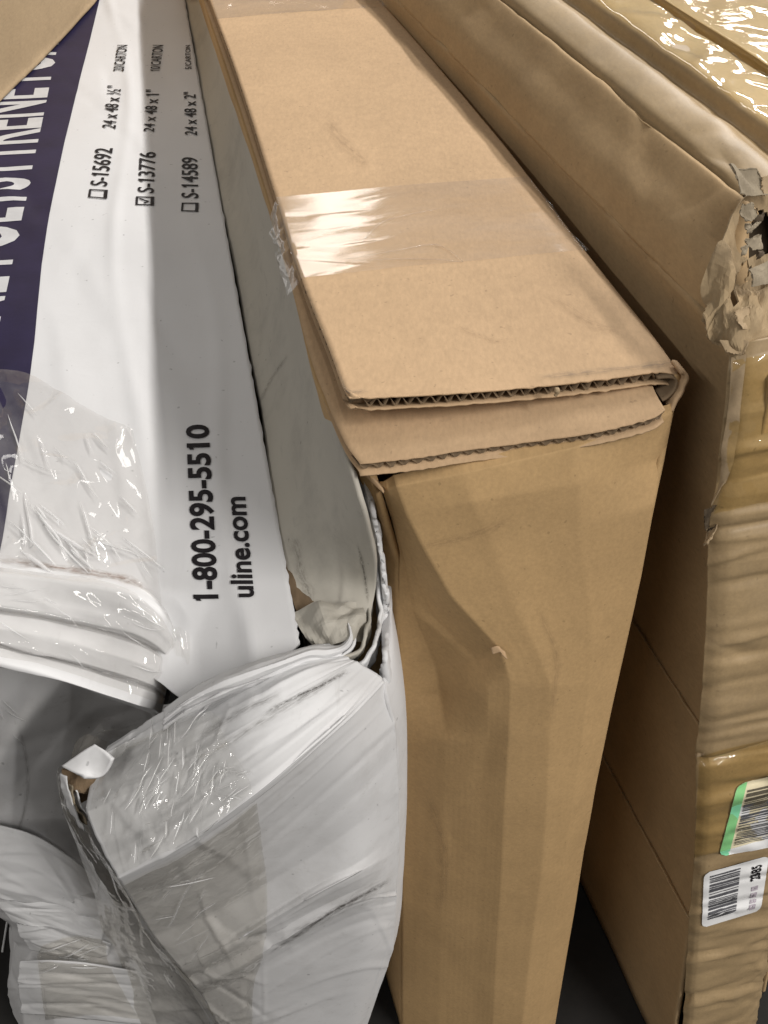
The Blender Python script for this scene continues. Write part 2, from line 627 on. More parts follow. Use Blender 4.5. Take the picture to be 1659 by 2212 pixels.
# inner flap under the lid
inn = [
    [(778, 1002, 0.8141), (900, 990, 0.815), (1017, 972, 0.8158), (1150, 955, 0.8184), (1279, 936, 0.8235), (1400, 905, 0.8294), (1437, 884, 0.8319)],
    [(745, 955, 0.8192), (880, 950, 0.8209), (1010, 935, 0.8217), (1140, 915, 0.8243), (1265, 895, 0.8286), (1380, 865, 0.8319), (1418, 850, 0.8328)],
    [(706, 866, 0.8217), (860, 870, 0.8243), (1000, 860, 0.8252), (1130, 845, 0.8277), (1250, 830, 0.8311), (1360, 815, 0.8337), (1395, 805, 0.8337)],
    [(663, 745, 0.8243), (800, 745, 0.8269), (930, 742, 0.8277), (1060, 735, 0.8294), (1180, 722, 0.8319), (1280, 705, 0.8337), (1330, 700, 0.8337)],
    [(590, 460, 0.8286), (700, 460, 0.8302), (800, 460, 0.8311), (900, 460, 0.8319), (1000, 450, 0.8328), (1080, 440, 0.8328), (1120, 430, 0.8328)],
    [(497, 165, 0.8328), (580, 165, 0.8328), (660, 165, 0.8337), (740, 165, 0.8337), (820, 165, 0.8337), (880, 165, 0.8337), (930, 165, 0.8337)],
    [(440, 0, 0.8337), (510, 0, 0.8337), (580, 0, 0.8337), (650, 0, 0.8337), (700, 0, 0.8337), (750, 0, 0.8337), (790, 0, 0.8337)],
]
INN = loft(rowsZ(inn), 70, 60)
INN = displace(INN, 0.0010, 12, 5)
for j in range(INN.shape[1]):
    INN[0, j, 1] += 0.0010 * noise.noise(Vector((j * 0.8, 3, 2)))
inner = grid_mesh('inner_flap', INN, M['kraft_new'], cb, 0.0008)
INB = INN.copy()
INB[..., 2] -= T * 0.95
INB[0, :, 1] -= 0.002
grid_mesh('inner_flap_liner', INB[:30], M['kraft_new'], cb, 0.0008, face_cam=False)
flute('corrugated_edge', INN[0], INN[4], T * 0.95, cb, gap=0.002, depth=.008)

# front panel
fr = [
    [(820, 1040, .492), (828, 1040, .4905), (836, 1036, .4895), (850, 1026, .4885), (1000, 990, .489), (1240, 936, .500), (1448, 872, .516)],
    [(824, 1050, .4885), (832, 1054, .4865), (840, 1056, .4845), (856, 1050, .4815), (1005, 1022, .4805), (1245, 965, .490), (1452, 893, .512)],
    [(846, 1120, .4965), (851, 1122, .4945), (858, 1126, .490), (878, 1112, .4785), (1020, 1085, .4745), (1250, 1045, .482), (1436, 990, .5085)],
    [(864, 1190, 0.4981), (868, 1197, 0.4972), (880, 1203, 0.4930), (912, 1180, 0.4743), (1060, 1165, 0.4723), (1255, 1140, 0.4783), (1415, 1090, 0.4913)],
    [(861, 1315, 0.4955), (892, 1320, 0.4947), (935, 1330, 0.4904), (972, 1285, 0.4675), (1105, 1290, 0.4655), (1270, 1270, 0.4715), (1384, 1250, 0.4845)],
    [(864, 1435, 0.4913), (940, 1440, 0.4896), (1034, 1425, 0.4740), (1080, 1402, 0.4590), (1160, 1405, 0.4570), (1280, 1400, 0.4630), (1351, 1400, 0.4760)],
    [(866, 1500, 0.4879), (950, 1500, 0.4853), (1056, 1490, 0.4585), (1102, 1470, 0.4539), (1190, 1480, 0.4519), (1272, 1480, 0.4579), (1330, 1490, 0.4709)],
    [(868, 1600, 0.4828), (964, 1600, 0.4670), (1052, 1600, 0.4556), (1098, 1590, 0.4488), (1187, 1600, 0.4468), (1258, 1600, 0.4528), (1307, 1600, 0.4658)],
    [(868, 1720, 0.4777), (961, 1720, 0.4623), (1045, 1720, 0.4512), (1090, 1720, 0.4446), (1182, 1720, 0.4426), (1240, 1720, 0.4486), (1284, 1720, 0.4616)],
    [(868, 1890, 0.4701), (957, 1890, 0.4557), (1039, 1890, 0.4456), (1082, 1890, 0.4395), (1170, 1890, 0.4375), (1214, 1890, 0.4435), (1253, 1890, 0.4565)],
    [(868, 2050, 0.4632), (953, 2050, 0.4496), (1031, 2050, 0.4402), (1072, 2050, 0.4344), (1147, 2050, 0.4324), (1186, 2050, 0.4384), (1227, 2050, 0.4514)],
    [(868, 2330, 0.4505), (947, 2330, 0.4383), (1020, 2330, 0.4301), (1058, 2330, 0.4250), (1115, 2330, 0.4230), (1150, 2330, 0.4290), (1180, 2330, 0.4420)],
]
FRC = rowsY(fr)
FR = loft(FRC, 157, 121, lin_r=True, lin_c=True)
FR = displace(FR, 0.0008, 9, 9)
FR = crease(FR, 12, 0.0006, 0.016, 0.10, 4, math.pi / 2, 0.5)
front = grid_mesh('front_panel', FR, M['kraft_front'], cb, 0.004)

nk = rowsY([[(1060, 1398, .4585), (1078, 1396, .4570), (1092, 1408, .4555)], [(1066, 1412, .4560), (1084, 1410, .4535), (1098, 1424, .4530)]])
grid_mesh('torn_nick', crease(loft(nk, 12, 16), 6, .001, .004, .02, 3), M['kraft_new'], cb, .0006)
# left side panel (fold seen below the inner flap) and right side panel
left_top = [PZ(752, 990, 0.8098), PZ(703, 868, 0.8175), PZ(662, 746, 0.8209), PZ(588, 462, 0.8243), PZ(440, 5, 0.8294)]
left_top.append(left_top[-1] + (left_top[-1] - left_top[-2]) * 1.0)
left_top = np.array(left_top)
front_left = FR[:, 0]
LS = []
for k in range(len(left_top)):
    col = []
    for t in np.linspace(0, 1, 8):
        p = left_top[k].copy()
        z0 = p[2]
        p[2] = z0 + (FZ + 0.002 - z0) * t
        if k == 0:
            zz = np.interp(p[2], front_left[::-1, 2], np.arange(len(front_left))[::-1])
            q = front_left[int(zz)]
            p[0], p[1] = q[0] - 0.0005, q[1] + 0.0005
        else:
            p[0] += 0.035 * t * 0.6 + (0.010 if t > 0 else 0.0)
        col.append(p)
    LS.append(col)
LS = np.array(LS)
LS[0, 0] = PY(800, 1030, 0.4862)
LSG = loft(LS, 50, 50, lin_c=True)
grid_mesh('side_panel', LSG, M['kraft_front'], cb, 0.004, face_cam=False, flip=True)
# the fold lip closing between inner flap and front panel on the left
lip = rowsY([[(756, 992, 0.4972), (775, 1004, 0.4904), (800, 1028, 0.487), (826, 1056, 0.4845)],
             [(764, 1008, 0.4955), (784, 1024, 0.4896), (806, 1046, 0.4862), (829, 1066, 0.4836)]])
grid_mesh('fold_lip', loft(lip, 6, 24), M['kraft_new'], cb, 0.003)
# right side panel hanging from the lid fold
rt = LID[::6, -1].copy()
RS = []
fr_right = FR[:, -1]
for k in range(len(rt)):
    col = []
    for t in np.linspace(0, 1, 10):
        p = rt[k].copy()
        p[2] = rt[k][2] + (FZ + 0.002 - rt[k][2]) * t
        col.append(p + np.array([0.002 * math.sin(math.pi * min(1, t * 12)), 0, 0]))
    RS.append(col)
RS = np.array(RS)
for i in range(10):
    z = RS[0, i, 2]
    q = np.array([np.interp(z, fr_right[::-1, 2], fr_right[::-1, k]) for k in range(3)])
    w = 1.0 if i > 0 else 0.0
    sh = (q - RS[0, i]) * w
    sh[2] = 0
    for k in range(len(RS)):
        f = max(0.0, 1 - k / 5) if i < 2 else 1.0
        RS[k, i] += sh * (f if i > 0 else 0)
grid_mesh('side_panel', loft(RS, 40, 60, lin_c=True), M['kraft_front'], cb, 0.004, face_cam=False)
# rolled hinge loop at the right end of the lid
def ribbon(name, path, depth, thick, mat, parent, seg=40, amp=.0006, rows=6, cr=0):
    P = loft(np.array(path)[:, None, :].repeat(2, 1), seg, 2)[:, 0]
    P = P + amp * np.array([[noise.noise(Vector(p) * 150), noise.noise(Vector(p) * 170 + Vector((5, 0, 0))), noise.noise(Vector(p) * 130)] for p in P])
    G = np.stack([P + np.array(depth) * t for t in np.linspace(0, 1, rows)], 0)
    if cr:
        G = crease(G, cr, .0016, .006, .03, cr, 0.2, 0.9)
    o = grid_mesh(name, G, M[mat], parent, 0, face_cam=False)
    solidify(o, thick, 0)
    return o


ribbon('hinge_fold', [PY(1470, 806, .5240), PY(1481, 810, .5238), PY(1485, 822, .5225), PY(1476, 845, .519), PY(1462, 868, .5155),
                      PY(1452, 890, .513)], (-.003, .012, 0), .0022, 'kraft_new', cb)
ribbon('hinge_fold', [PY(1420, 818, .5245), PY(1448, 816, .5242), PY(1462, 824, .523), PY(1460, 840, .5205), PY(1444, 858, .518), PY(1430, 866, .517)],
       (-.003, .012, 0), .0012, 'kraft_core', cb)
tube('paper_scrap', [PY(1199, 838, 0.5057), PY(1203, 846, 0.5049), PY(1200, 856, 0.504)], [.0006, .0014, .0005], M['kraft_plain'], cb,
     amp=.0012, sc=300, seg=12, n=7)
# back and bottom closing panels
bp = np.array([[LID[-1, 0] - [0, 0, T], LID[-1, -1] - [0, 0, T]],
               [[LID[-1, 0][0] + .02, LID[-1, 0][1], FZ + .002], [LID[-1, -1][0], LID[-1, -1][1], FZ + .002]]])
grid_mesh('back_panel', loft(bp, 6, 6, True, True), M['kraft_front'], cb, 0.004, face_cam=False)


# ---- draping tape, print and labels on surfaces
def hit(tree, u, v, off):
    r = ray(u, v)
    d = Vector(r).normalized()
    loc, nrm, idx, dist = tree.ray_cast(Vector(CAM), d)
    if loc is None:
        return None
    if nrm.dot(d) > 0:
        nrm = -nrm
    return np.array(loc + nrm * off)


def drape(name, px_rows, tree, mat, parent, nr=40, nc=40, off=0.0006, amp=0.0, scale=30,
          fallback_z=None, seed=1, solid=0.0, width=.006, length=.05, ang=None, spread=math.pi):
    px = np.array([[(p[0], p[1], 0) for p in r] for r in px_rows], float)
    PG = loft(px, nr, nc)
    G = np.zeros((nr, nc, 3))
    ok = np.ones((nr, nc), bool)
    for i in range(nr):
        for j in range(nc):
            h = hit(tree, PG[i, j, 0], PG[i, j, 1], off)
            if h is None:
                if fallback_z is not None:
                    h = PZ(PG[i, j, 0], PG[i, j, 1], fallback_z)
                else:
                    ok[i, j] = False
                    h = G[i, j - 1] if j else (G[i - 1, j] if i else CAM)
            G[i, j] = h
    if amp:
        G2 = crease(G, int(scale), amp, width, length, seed, ang, spread, 0.8)
        N_ = grid_normals(G)
        dz = np.einsum('rck,rck->rc', G2 - G, np.where((np.einsum('rck,rck->rc', N_, CAM - G) < 0)[..., None], -N_, N_))
        G = G2 + np.where((np.einsum('rck,rck->rc', N_, CAM - G) < 0)[..., None], -N_, N_) * (-dz.min() * 0.35)
    o = grid_mesh(name, G, mat, parent, solid, hole=(lambda a, b: not ok[int(round(a * (nr - 1))), int(round(b * (nc - 1)))]))
    return o


t_lid = bvh(lid_top)
drape('packing_tape', [[(651, 602), (780, 588), (900, 575), (1040, 563), (1160, 550), (1273, 540)],
                       [(628, 545), (760, 540), (880, 530), (1010, 515), (1130, 502), (1230, 496)],
                       [(612, 485), (740, 478), (860, 468), (990, 455), (1110, 447), (1190, 440)],
                       [(597, 427), (720, 416), (830, 405), (950, 395), (1060, 388), (1142, 382)]],
      t_lid, M['tape_lid'], cb, 70, 140, 0.0004, 0.0004, 14, ang=0.0, spread=0.35, length=.07, width=.004, seed=2, fallback_z=ZL)
drape('packing_tape', [[(470, 42), (560, 34), (660, 27), (760, 20), (836, 14)],
                       [(455, -10), (545, -18), (640, -24), (735, -30), (810, -34)]],
      t_lid, M['tape_lid'], cb, 30, 80, 0.0004, 0.0006, 30, fallback_z=ZL)
for wpath in ([(640, 575), (750, 562), (850, 545), (930, 531), (965, 540), (1000, 568)],
              [(640, 583), (760, 566), (860, 562), (940, 563), (1000, 569)],
              [(785, 524), (815, 490), (850, 474), (950, 452)],
              [(660, 520), (720, 505), (790, 492)]):
    tube('tape_wrinkle', [h for h in (hit(t_lid, u, v, .0010) for u, v in wpath) if h is not None], [.0002, .0005, .0006, .0005, .0002], M['tape_lid'], cb, n=6, seg=40)
# tape turned down over the open left edge
wrap = [[PZ(651, 604, ZL + .0006), PZ(627, 545, ZL + .001), PZ(612, 487, ZL + .001), PZ(597, 427, ZL + .0006)],
        [PZ(645, 612, ZL - .002), PZ(618, 552, ZL - .002), PZ(603, 494, ZL - .002), PZ(592, 435, ZL - .002)],
        [PZ(634, 628, 0.8319), PZ(609, 570, 0.8319), PZ(596, 510, 0.8328), PZ(588, 452, 0.8328)],
        [PZ(622, 640, 0.8217), PZ(603, 580, 0.8235), PZ(590, 520, 0.8243), PZ(583, 464, 0.8252)]]
WR = loft(np.array(wrap), 24, 50)
WR = crease(WR, 30, .0014, .006, .03, 3)
grid_mesh('packing_tape', WR, M['tape_crumple'], cb)

# ================================================================== white foam carton on the left
wc = thing('white_carton', 'battered white foam-sheet carton with blue print, its crushed end taped, at the left', 'carton',
           (-0.25, 1.0, FZ))
ZW = 0.705
WM = 0.06                        # the carton top rises a little towards its far end


def zw(y):
    return ZW + WM * max(0.0, y - 0.5)


def PT(u, v, lift=0.0):
    r = ray(u, v)
    return CAM + r * ((ZW + lift - WM * 0.5 - CZ) / (r[2] - WM * r[1]))



_a, _b = PT(600, 1120), PT(410, 60)


def seam(y):
    return _a[0] + (_b[0] - _a[0]) * (y - _a[1]) / (_b[1] - _a[1])


NS, NT = 90, 120
S_pts = [-0.36, -0.28, -0.20, -0.16, -0.12, -0.10, -0.085, -0.07, -0.05, -0.03, -0.012, 0.0]


def front_y(s):
    # near end of the printed top flap, by offset from the seam
    ks = [-0.36, -0.25, -0.19, -0.12, -0.075, -0.06, -0.045, -0.03, -0.012, 0.0]
    ys = [0.515, 0.505, 0.490, 0.454, 0.424, 0.418, 0.418, 0.422, 0.432, 0.445]
    return np.interp(s, ks, ys)


TOP = np.zeros((NT, NS, 3))
for i in range(NT):
    t = (i / (NT - 1)) ** 1.5
    for j in range(NS):
        s = -0.29 + 0.29 * j / (NS - 1)
        y0 = front_y(s)
        y = y0 + (1.66 - y0) * t
        x = seam(y) + s * (1 + 0.06 * (0.55 - y))
        z = zw(y) - 0.010 * max(0, (0.56 - y) / 0.16) ** 2 - (0.45 if s < -0.066 else 0.45 * max(0, (-s - 0.03) / 0.036)) * max(0, 0.485 - y)
        # long ripple along the flute line right of the shadow
        z += 0.0028 * math.exp(-((s + 0.095 + 0.012 * math.sin(y * 9)) / 0.006) ** 2) * (0.4 + 0.6 * noise.noise(Vector((y * 7, 1, 1))))
        z += 0.0024 * math.exp(-((s + 0.030 + 0.008 * math.sin(y * 14)) / 0.007) ** 2) * max(0, min(1, (1.0 - y) * 2.5))
        TOP[i, j] = (x, y, z)
TOP = displace(TOP, 0.0016, 6, 2)
TOP = crease(TOP, 34, 0.0013, 0.012, 0.10, 6, math.pi / 2, 0.7)
for i in range(NT):
    TOP[i, -1, 0] += 0.0012 * noise.noise(Vector((i * 0.9, 7, 1)))
top = grid_mesh('top_flap', TOP, M['white_top'], wc, 0.003)
t_top = bvh(top)

# blue printed panel on the flap
bl = [(210, 22), (176, 158), (140, 305), (107, 463), (90, 574), (75, 735), (66, 806), (40, 961), (5, 1170), (-8, 1228)]
BLp = []
for u, v in bl:
    h = hit(t_top, max(u, -8), v, 0.0)
    q = h if h is not None else PT(u, v)
    BLp.append(q)
BLp = np.array(BLp)
ext = BLp[0] + (BLp[0] - BLp[1]) * 0.5
BLp = np.concatenate([[ext], BLp])
nb = 120
sB = np.linspace(0, 1, nb)
cum = np.concatenate([[0], np.cumsum(np.linalg.norm(np.diff(BLp, axis=0), axis=1))])
BP = np.stack([np.interp(sB * cum[-1], cum, BLp[:, k]) for k in range(3)], 1)
BG = np.zeros((nb, 24, 3))
for i in range(nb):
    y = BP[i, 1]
    xl = seam(y) - 0.286 * (1 + 0.06 * (0.55 - y))
    for j in range(24):
        x = BP[i, 0] + (xl - BP[i, 0]) * j / 23
        loc, nrm, _, _ = t_top.ray_cast(Vector((x, y, 1.1)), Vector((0, 0, -1)))
        BG[i, j] = (x, y, (loc.z if loc else zw(y)) + 0.0004)
grid_mesh('printed_panel', BG, M['blue_print'], wc)


def raw_extent(body, bold):
    cu = bpy.data.curves.new('print', 'FONT')
    cu.body = body
    cu.offset = bold
    o = bpy.data.objects.new('print', cu)
    COL.objects.link(o)
    dg = bpy.context.evaluated_depsgraph_get()
    me = bpy.data.meshes.new_from_object(o.evaluated_get(dg))
    bpy.data.objects.remove(o)
    xr = max(v.co.x for v in me.vertices)
    bpy.data.meshes.remove(me)
    return xr


def text_geo(body, bold=0.0, flags=True):
    cu = bpy.data.curves.new('print', 'FONT')
    cu.body = body
    cu.size = 1.0
    cu.offset = bold
    cu.resolution_u = 4
    o = bpy.data.objects.new('print', cu)
    COL.objects.link(o)
    dg = bpy.context.evaluated_depsgraph_get()
    me = bpy.data.meshes.new_from_object(o.evaluated_get(dg))
    bpy.data.objects.remove(o)
    bm = bmesh.new()
    bm.from_mesh(me)
    bmesh.ops.triangulate(bm, faces=bm.faces)
    for _ in range(3):
        es = [e for e in bm.edges if e.calc_length() > 0.09]
        if not es:
            break
        bmesh.ops.subdivide_edges(bm, edges=es, cuts=1)
        bmesh.ops.triangulate(bm, faces=bm.faces)
    V = np.array([v.co[:2] for v in bm.verts])
    bm.verts.index_update()
    Fs = [[v.index for v in f.verts] for f in bm.faces]
    bm.free()
    bpy.data.meshes.remove(me)
    mn, mx = V.min(0), V.max(0)
    if flags:
        capt = mx[1]
        for k_, ch in enumerate(body):
            if ch == '1':
                xr = raw_extent(body[:k_ + 1], bold)
                k = len(V)
                V = np.concatenate([V, [(xr - .055, capt), (xr - .055, capt - .15), (xr - .23, capt - .24), (xr - .23, capt - .11)]])
                Fs.append([k, k + 1, k + 2, k + 3])
    mn, mx = V.min(0), V.max(0)
    return (V - mn) / (mx - mn), Fs


def box_geo(th=0.12, tick=False):
    def rect(x0, y0, x1, y1):
        return [(x0, y0), (x1, y0), (x1, y1), (x0, y1)]
    V, Fs = [], []
    rs = [rect(0, 0, th * 1.0, 1), rect(1 - th, 0, 1, 1), rect(th, 0, 1 - th, th * 1.6), rect(th, 1 - th, 1 - th, 1)]
    for r in rs:
        k = len(V)
        V += r
        Fs.append([k, k + 1, k + 2, k + 3])
    if tick:
        for a, b_ in (((.25, .55), (.45, .30)), ((.45, .30), (.75, .80))):
            k = len(V)
            a, b_ = np.array(a), np.array(b_)
            n_ = np.array([-(b_ - a)[1], (b_ - a)[0]])
            n_ = n_ / np.linalg.norm(n_) * 0.06
            V += [tuple(a - n_), tuple(b_ - n_), tuple(b_ + n_), tuple(a + n_)]
            Fs.append([k, k + 1, k + 2, k + 3])
    return np.array(V, float), Fs


def px_print(name, geo, quad, tree, mat, parent, off=0.0009):
    """quad: baseline start, baseline end, top start, top end, in frame units"""
    V, Fs = geo
    BL_, BR_, TL_, TR_ = [np.array(q, float) for q in quad]
    out = []
    for x, y in V:
        p = (BL_ * (1 - x) + BR_ * x) * (1 - y) + (TL_ * (1 - x) + TR_ * x) * y
        h = hit(tree, p[0], p[1], off)
        out.append(h if h is not None else PT(p[0], p[1], off))
    return mesh_obj(name, out, Fs, mat, parent, smooth=False)


k1 = 0.3677


def zq(*pts):
    return [(a * k1, b * k1) for a, b in pts]


BD = 0.012
px_print('printed_text', text_geo('S-15692', BD), zq((632, 1100), (667, 875), (530, 1090), (560, 872)), t_top, M['black_print'], wc)
px_print('printed_box', box_geo(), zq((630, 1172), (636, 1120), (518, 1163), (526, 1115)), t_top, M['black_print'], wc)
px_print('printed_text', text_geo('24 x 48 x ½"', BD), zq((683, 762), (718, 508), (598, 752), (632, 506)), t_top, M['black_print'], wc)
px_print('printed_text', text_geo('20/CARTON', BD), zq((730, 422), (752, 268), (665, 420), (690, 268)), t_top, M['black_print'], wc)
px_print('printed_text', text_geo('S-13776', BD), zq((905, 1140), (918, 897), (808, 1130), (820, 897)), t_top, M['black_print'], wc)
px_print('printed_box', box_geo(tick=True), zq((905, 1212), (907, 1160), (797, 1208), (800, 1158)), t_top, M['black_print'], wc)
px_print('printed_text', text_geo('24 x 48 x 1"', BD), zq((905, 780), (940, 530), (842, 775), (857, 530)), t_top, M['black_print'], wc)
px_print('printed_text', text_geo('10/CARTON', BD), zq((938, 422), (963, 268), (882, 420), (897, 268)), t_top, M['black_print'], wc)
px_print('printed_text', text_geo('S-14589', BD), zq((1168, 1170), (1163, 928), (1065, 1165), (1068, 928)), t_top, M['black_print'], wc)
px_print('printed_box', box_geo(), zq((1165, 1248), (1168, 1195), (1063, 1245), (1068, 1195)), t_top, M['black_print'], wc)
px_print('printed_text', text_geo('24 x 48 x 2"', BD), zq((1160, 800), (1150, 540), (1083, 795), (1078, 545)), t_top, M['black_print'], wc)
px_print('printed_text', text_geo('5/CARTON', BD), zq((1126, 410), (1117, 268), (1088, 410), (1090, 270)), t_top, M['black_print'], wc)
px_print('printed_text', text_geo('1-800-295-5510', 0.03), [(475, 1299), (453, 918), (418, 1299), (401, 920)], t_top, M['black_print'], wc)
px_print('printed_text', text_geo('uline.com', 0.026), [(550, 1292), (531, 1075), (502, 1292), (483, 1075)], t_top, M['black_print'], wc)

# big reversed-out lettering running along the blue panel
V, Fs = text_geo('ULINE POLYSTYRENE FOAM', 0.02)
_p, _q = PT(13, 650)[:2], PT(133, 76)[:2]
b0, b1 = _p - (_q - _p) * 0.20, _q + (_q - _p) * 0.03
bd = (b1 - b0)
bn = np.array([-bd[1], bd[0]]) / np.linalg.norm(bd)
out = []
for x, y in V:
    p = b0 + bd * x + bn * y * 0.09
    loc, nrm, _, _ = t_top.ray_cast(Vector((p[0], p[1], 1.1)), Vector((0, 0, -1)))
    out.append((p[0], p[1], (loc.z if loc else zw(p[1])) + 0.0008))
mesh_obj('printed_text', out, Fs, M['white_print'], wc, smooth=False)

# edge strip right of the seam (lower flap), torn open near the end
st = [
    [(655, 1352, 0.000), (700, 1362, 0.250), (740, 1362, 0.500), (770, 1350, 0.750), (800, 1330, 1.000)],
    [(634, 1290, 0.000), (690, 1285, 0.250), (735, 1275, 0.500), (775, 1268, 0.750), (812, 1260, 1.000)],
    [(614, 1225, 0.000), (675, 1215, 0.250), (725, 1200, 0.500), (765, 1190, 0.750), (806, 1180, 1.000)],
    [(590, 1110, 0.000), (648, 1095, 0.250), (693, 1080, 0.500), (731, 1068, 0.750), (768, 1060, 1.000)],
    [(560, 880, 0.000), (601, 870, 0.250), (638, 862, 0.500), (673, 855, 0.750), (706, 850, 1.000)],
    [(500, 560, 0.000), (540, 555, 0.250), (571, 550, 0.500), (598, 548, 0.750), (623, 545, 1.000)],
    [(440, 240, 0.000), (469, 240, 0.250), (492, 240, 0.500), (512, 240, 0.750), (523, 240, 1.000)],
    [(400, 0, 0.000), (419, 0, 0.250), (438, 0, 0.500), (448, 0, 0.750), (455, 0, 1.000)],
]
st_z = [.698, .715, .754, .800, .812, .816, .820, .822]
STC = []
for r, zr in zip(st, st_z):
    row = []
    for u, v, f in r:
        p = PT(u, v, -0.005)
        z = p[2] + (zr - p[2]) * f ** 1.25
        row.append(PZ(u, v, z))
    STC.append(row)
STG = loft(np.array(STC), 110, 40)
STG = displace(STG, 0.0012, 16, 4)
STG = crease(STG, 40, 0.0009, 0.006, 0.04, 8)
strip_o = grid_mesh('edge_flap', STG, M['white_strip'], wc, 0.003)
# brown torn liner showing in the gap
tl = rowsZ([[(590, 1090, .7035), (612, 1092, .7035)], [(605, 1180, .7025), (640, 1180, .7025)], [(622, 1260, .701), (668, 1270, .7005)],
            [(640, 1320, .699), (700, 1335, .698)], [(670, 1385, .697), (745, 1375, .697)]])
TL = loft(tl, 40, 14)
TL = displace(TL, 0.0012, 90, 2)
grid_mesh('torn_liner', TL, M['kraft_core'], wc)

# rolled, crumpled folds round the right-hand corner
ribbon('crushed_fold', [PZ(738, 925, .799), PZ(768, 990, .790), PZ(798, 1070, .775), PZ(820, 1180, .742), PZ(832, 1270, .712), PZ(835, 1350, .688),
                        PY(832, 1410, .432), PY(826, 1452, .430)], (.004, .004, -.07), .003, 'white_fold', wc, 140, .0016, 24, 40)
ribbon('crushed_fold', [PZ(732, 935, .797), PZ(758, 1000, .788), PZ(784, 1080, .770), PZ(804, 1180, .738), PZ(815, 1260, .712), PZ(818, 1330, .698),
                        PY(808, 1385, .440), PY(784, 1420, .432), PY(742, 1440, .428), PY(690, 1452, .424)], (0, .006, -.022), .0022, 'white_fold', wc, 140, .0014, 12, 26)
ribbon('crushed_fold', [PZ(758, 1075, .765), PZ(780, 1160, .734), PZ(796, 1240, .713), PZ(800, 1310, .702), PY(790, 1362, .449), PY(768, 1396, .440),
                        PY(735, 1414, .434), PY(690, 1420, .430), PY(640, 1430, .428)], (0, .006, -.016), .002, 'white_strip', wc, 120, .0012, 10, 22)
fold_path = [(352, 1548, .402), (400, 1513, .402), (470, 1478, .404), (545, 1449, .408), (612, 1426, .414), (668, 1406, .424), (708, 1404, .430),
             (740, 1394, .436), (756, 1372, .444), (752, 1346, .454)]
fold_prof = [(-16, .016), (-9, .004), (0, -.002), (10, -.004), (17, -.003), (20, .001), (24, -.001), (31, .002), (36, .012)]
RFD = rowsY([[(u + (dv * .35 if k > 6 else 0), v + dv * (1 if k < 7 else .6), y + dy) for k, (u, v, y) in enumerate(fold_path)] for dv, dy in fold_prof])
RFD = loft(RFD, 65, 150, lin_r=True)
RFD = displace(RFD, .0008, 30, 61)
RFD = crease(RFD, 40, .0009, .004, .05, 62, 0.0, 0.35)
fold = grid_mesh('rolled_fold', RFD, M['white_fold'], wc, .0005)
cf = rowsZ([[(628, 1322, .7005), (690, 1312, .7045), (740, 1308, .7045), (785, 1300, .702)],
            [(650, 1362, .701), (705, 1342, .708), (745, 1336, .707), (784, 1335, .702)],
            [(675, 1402, .694), (725, 1392, .701), (757, 1388, .700), (796, 1385, .692)]])
CF = loft(cf, 22, 26)
CF = crease(CF, 30, 0.0030, 0.007, 0.03, 12)
grid_mesh('crumpled_paper', CF, M['white_strip'], wc, 0.0006, smooth=False)

# rolled end of the flap on the left
rl = [
    [(-80, 1205, 0.5150), (100, 1226, 0.5080), (230, 1246, 0.4990), (305, 1268, 0.4900), (352, 1308, 0.4780), (374, 1350, 0.4680)],
    [(-80, 1232, 0.4903), (100, 1252, 0.4844), (230, 1272, 0.4745), (308, 1296, 0.4659), (360, 1336, 0.4598), (382, 1378, 0.4572)],
    [(-80, 1285, 0.4727), (100, 1308, 0.4667), (230, 1330, 0.4570), (312, 1354, 0.4509), (366, 1388, 0.4496), (387, 1410, 0.4543)],
    [(-80, 1312, 0.4740), (100, 1336, 0.4691), (230, 1360, 0.4595), (312, 1386, 0.4528), (365, 1412, 0.4514), (386, 1428, 0.4585)],
    [(-80, 1355, 0.4503), (100, 1382, 0.4434), (230, 1408, 0.4361), (310, 1432, 0.4338), (360, 1452, 0.4391), (380, 1464, 0.4527)],
    [(-80, 1385, 0.4517), (100, 1414, 0.4448), (230, 1446, 0.4376), (308, 1472, 0.4357), (352, 1490, 0.4419), (370, 1500, 0.4588)],
    [(-80, 1420, 0.4320), (100, 1461, 0.4251), (230, 1503, 0.4211), (300, 1526, 0.4217), (334, 1535, 0.4297), (348, 1545, 0.4490)],
    [(-80, 1428, 0.4680), (100, 1462, 0.4601), (230, 1506, 0.4531), (300, 1530, 0.4517), (332, 1542, 0.4567), (342, 1550, 0.4710)],
]
rl = np.array(rl)
_t, _b2 = rl[1], rl[6]
_mk = lambda f, d: np.concatenate([(_t + (_b2 - _t) * f)[:, :2], ((_t + (_b2 - _t) * f)[:, 2] + d)[:, None]], 1)
rl = [rl[0], rl[1], _mk(.36, -.001), _mk(.40, .005), _mk(.44, 0), _mk(.60, -.002), _mk(.76, 0), _mk(.79, .005), _mk(.82, .001), rl[6], rl[7]]
RLC = rowsY(rl)
RLC = np.concatenate([(RLC[:, 0] + (RLC[:, 0] - RLC[:, 1]) * 1.2)[:, None], RLC], 1)
RL = loft(RLC, 121, 120, lin_r=True)
RL = displace(RL, 0.0007, 12, 2)
RL = crease(RL, 50, 0.0011, 0.007, 0.05, 5, 0.0, 0.6)
roll = grid_mesh('rolled_flap_end', RL, M['white_fold'], wc, 0.0006)
rust = rowsY([[(-60, 1208, .5105), (60, 1222, .5085), (200, 1243, .5005), (300, 1272, .4895)],
              [(-60, 1222, .5005), (60, 1236, .4985), (200, 1254, .4895), (296, 1280, .4800)]])

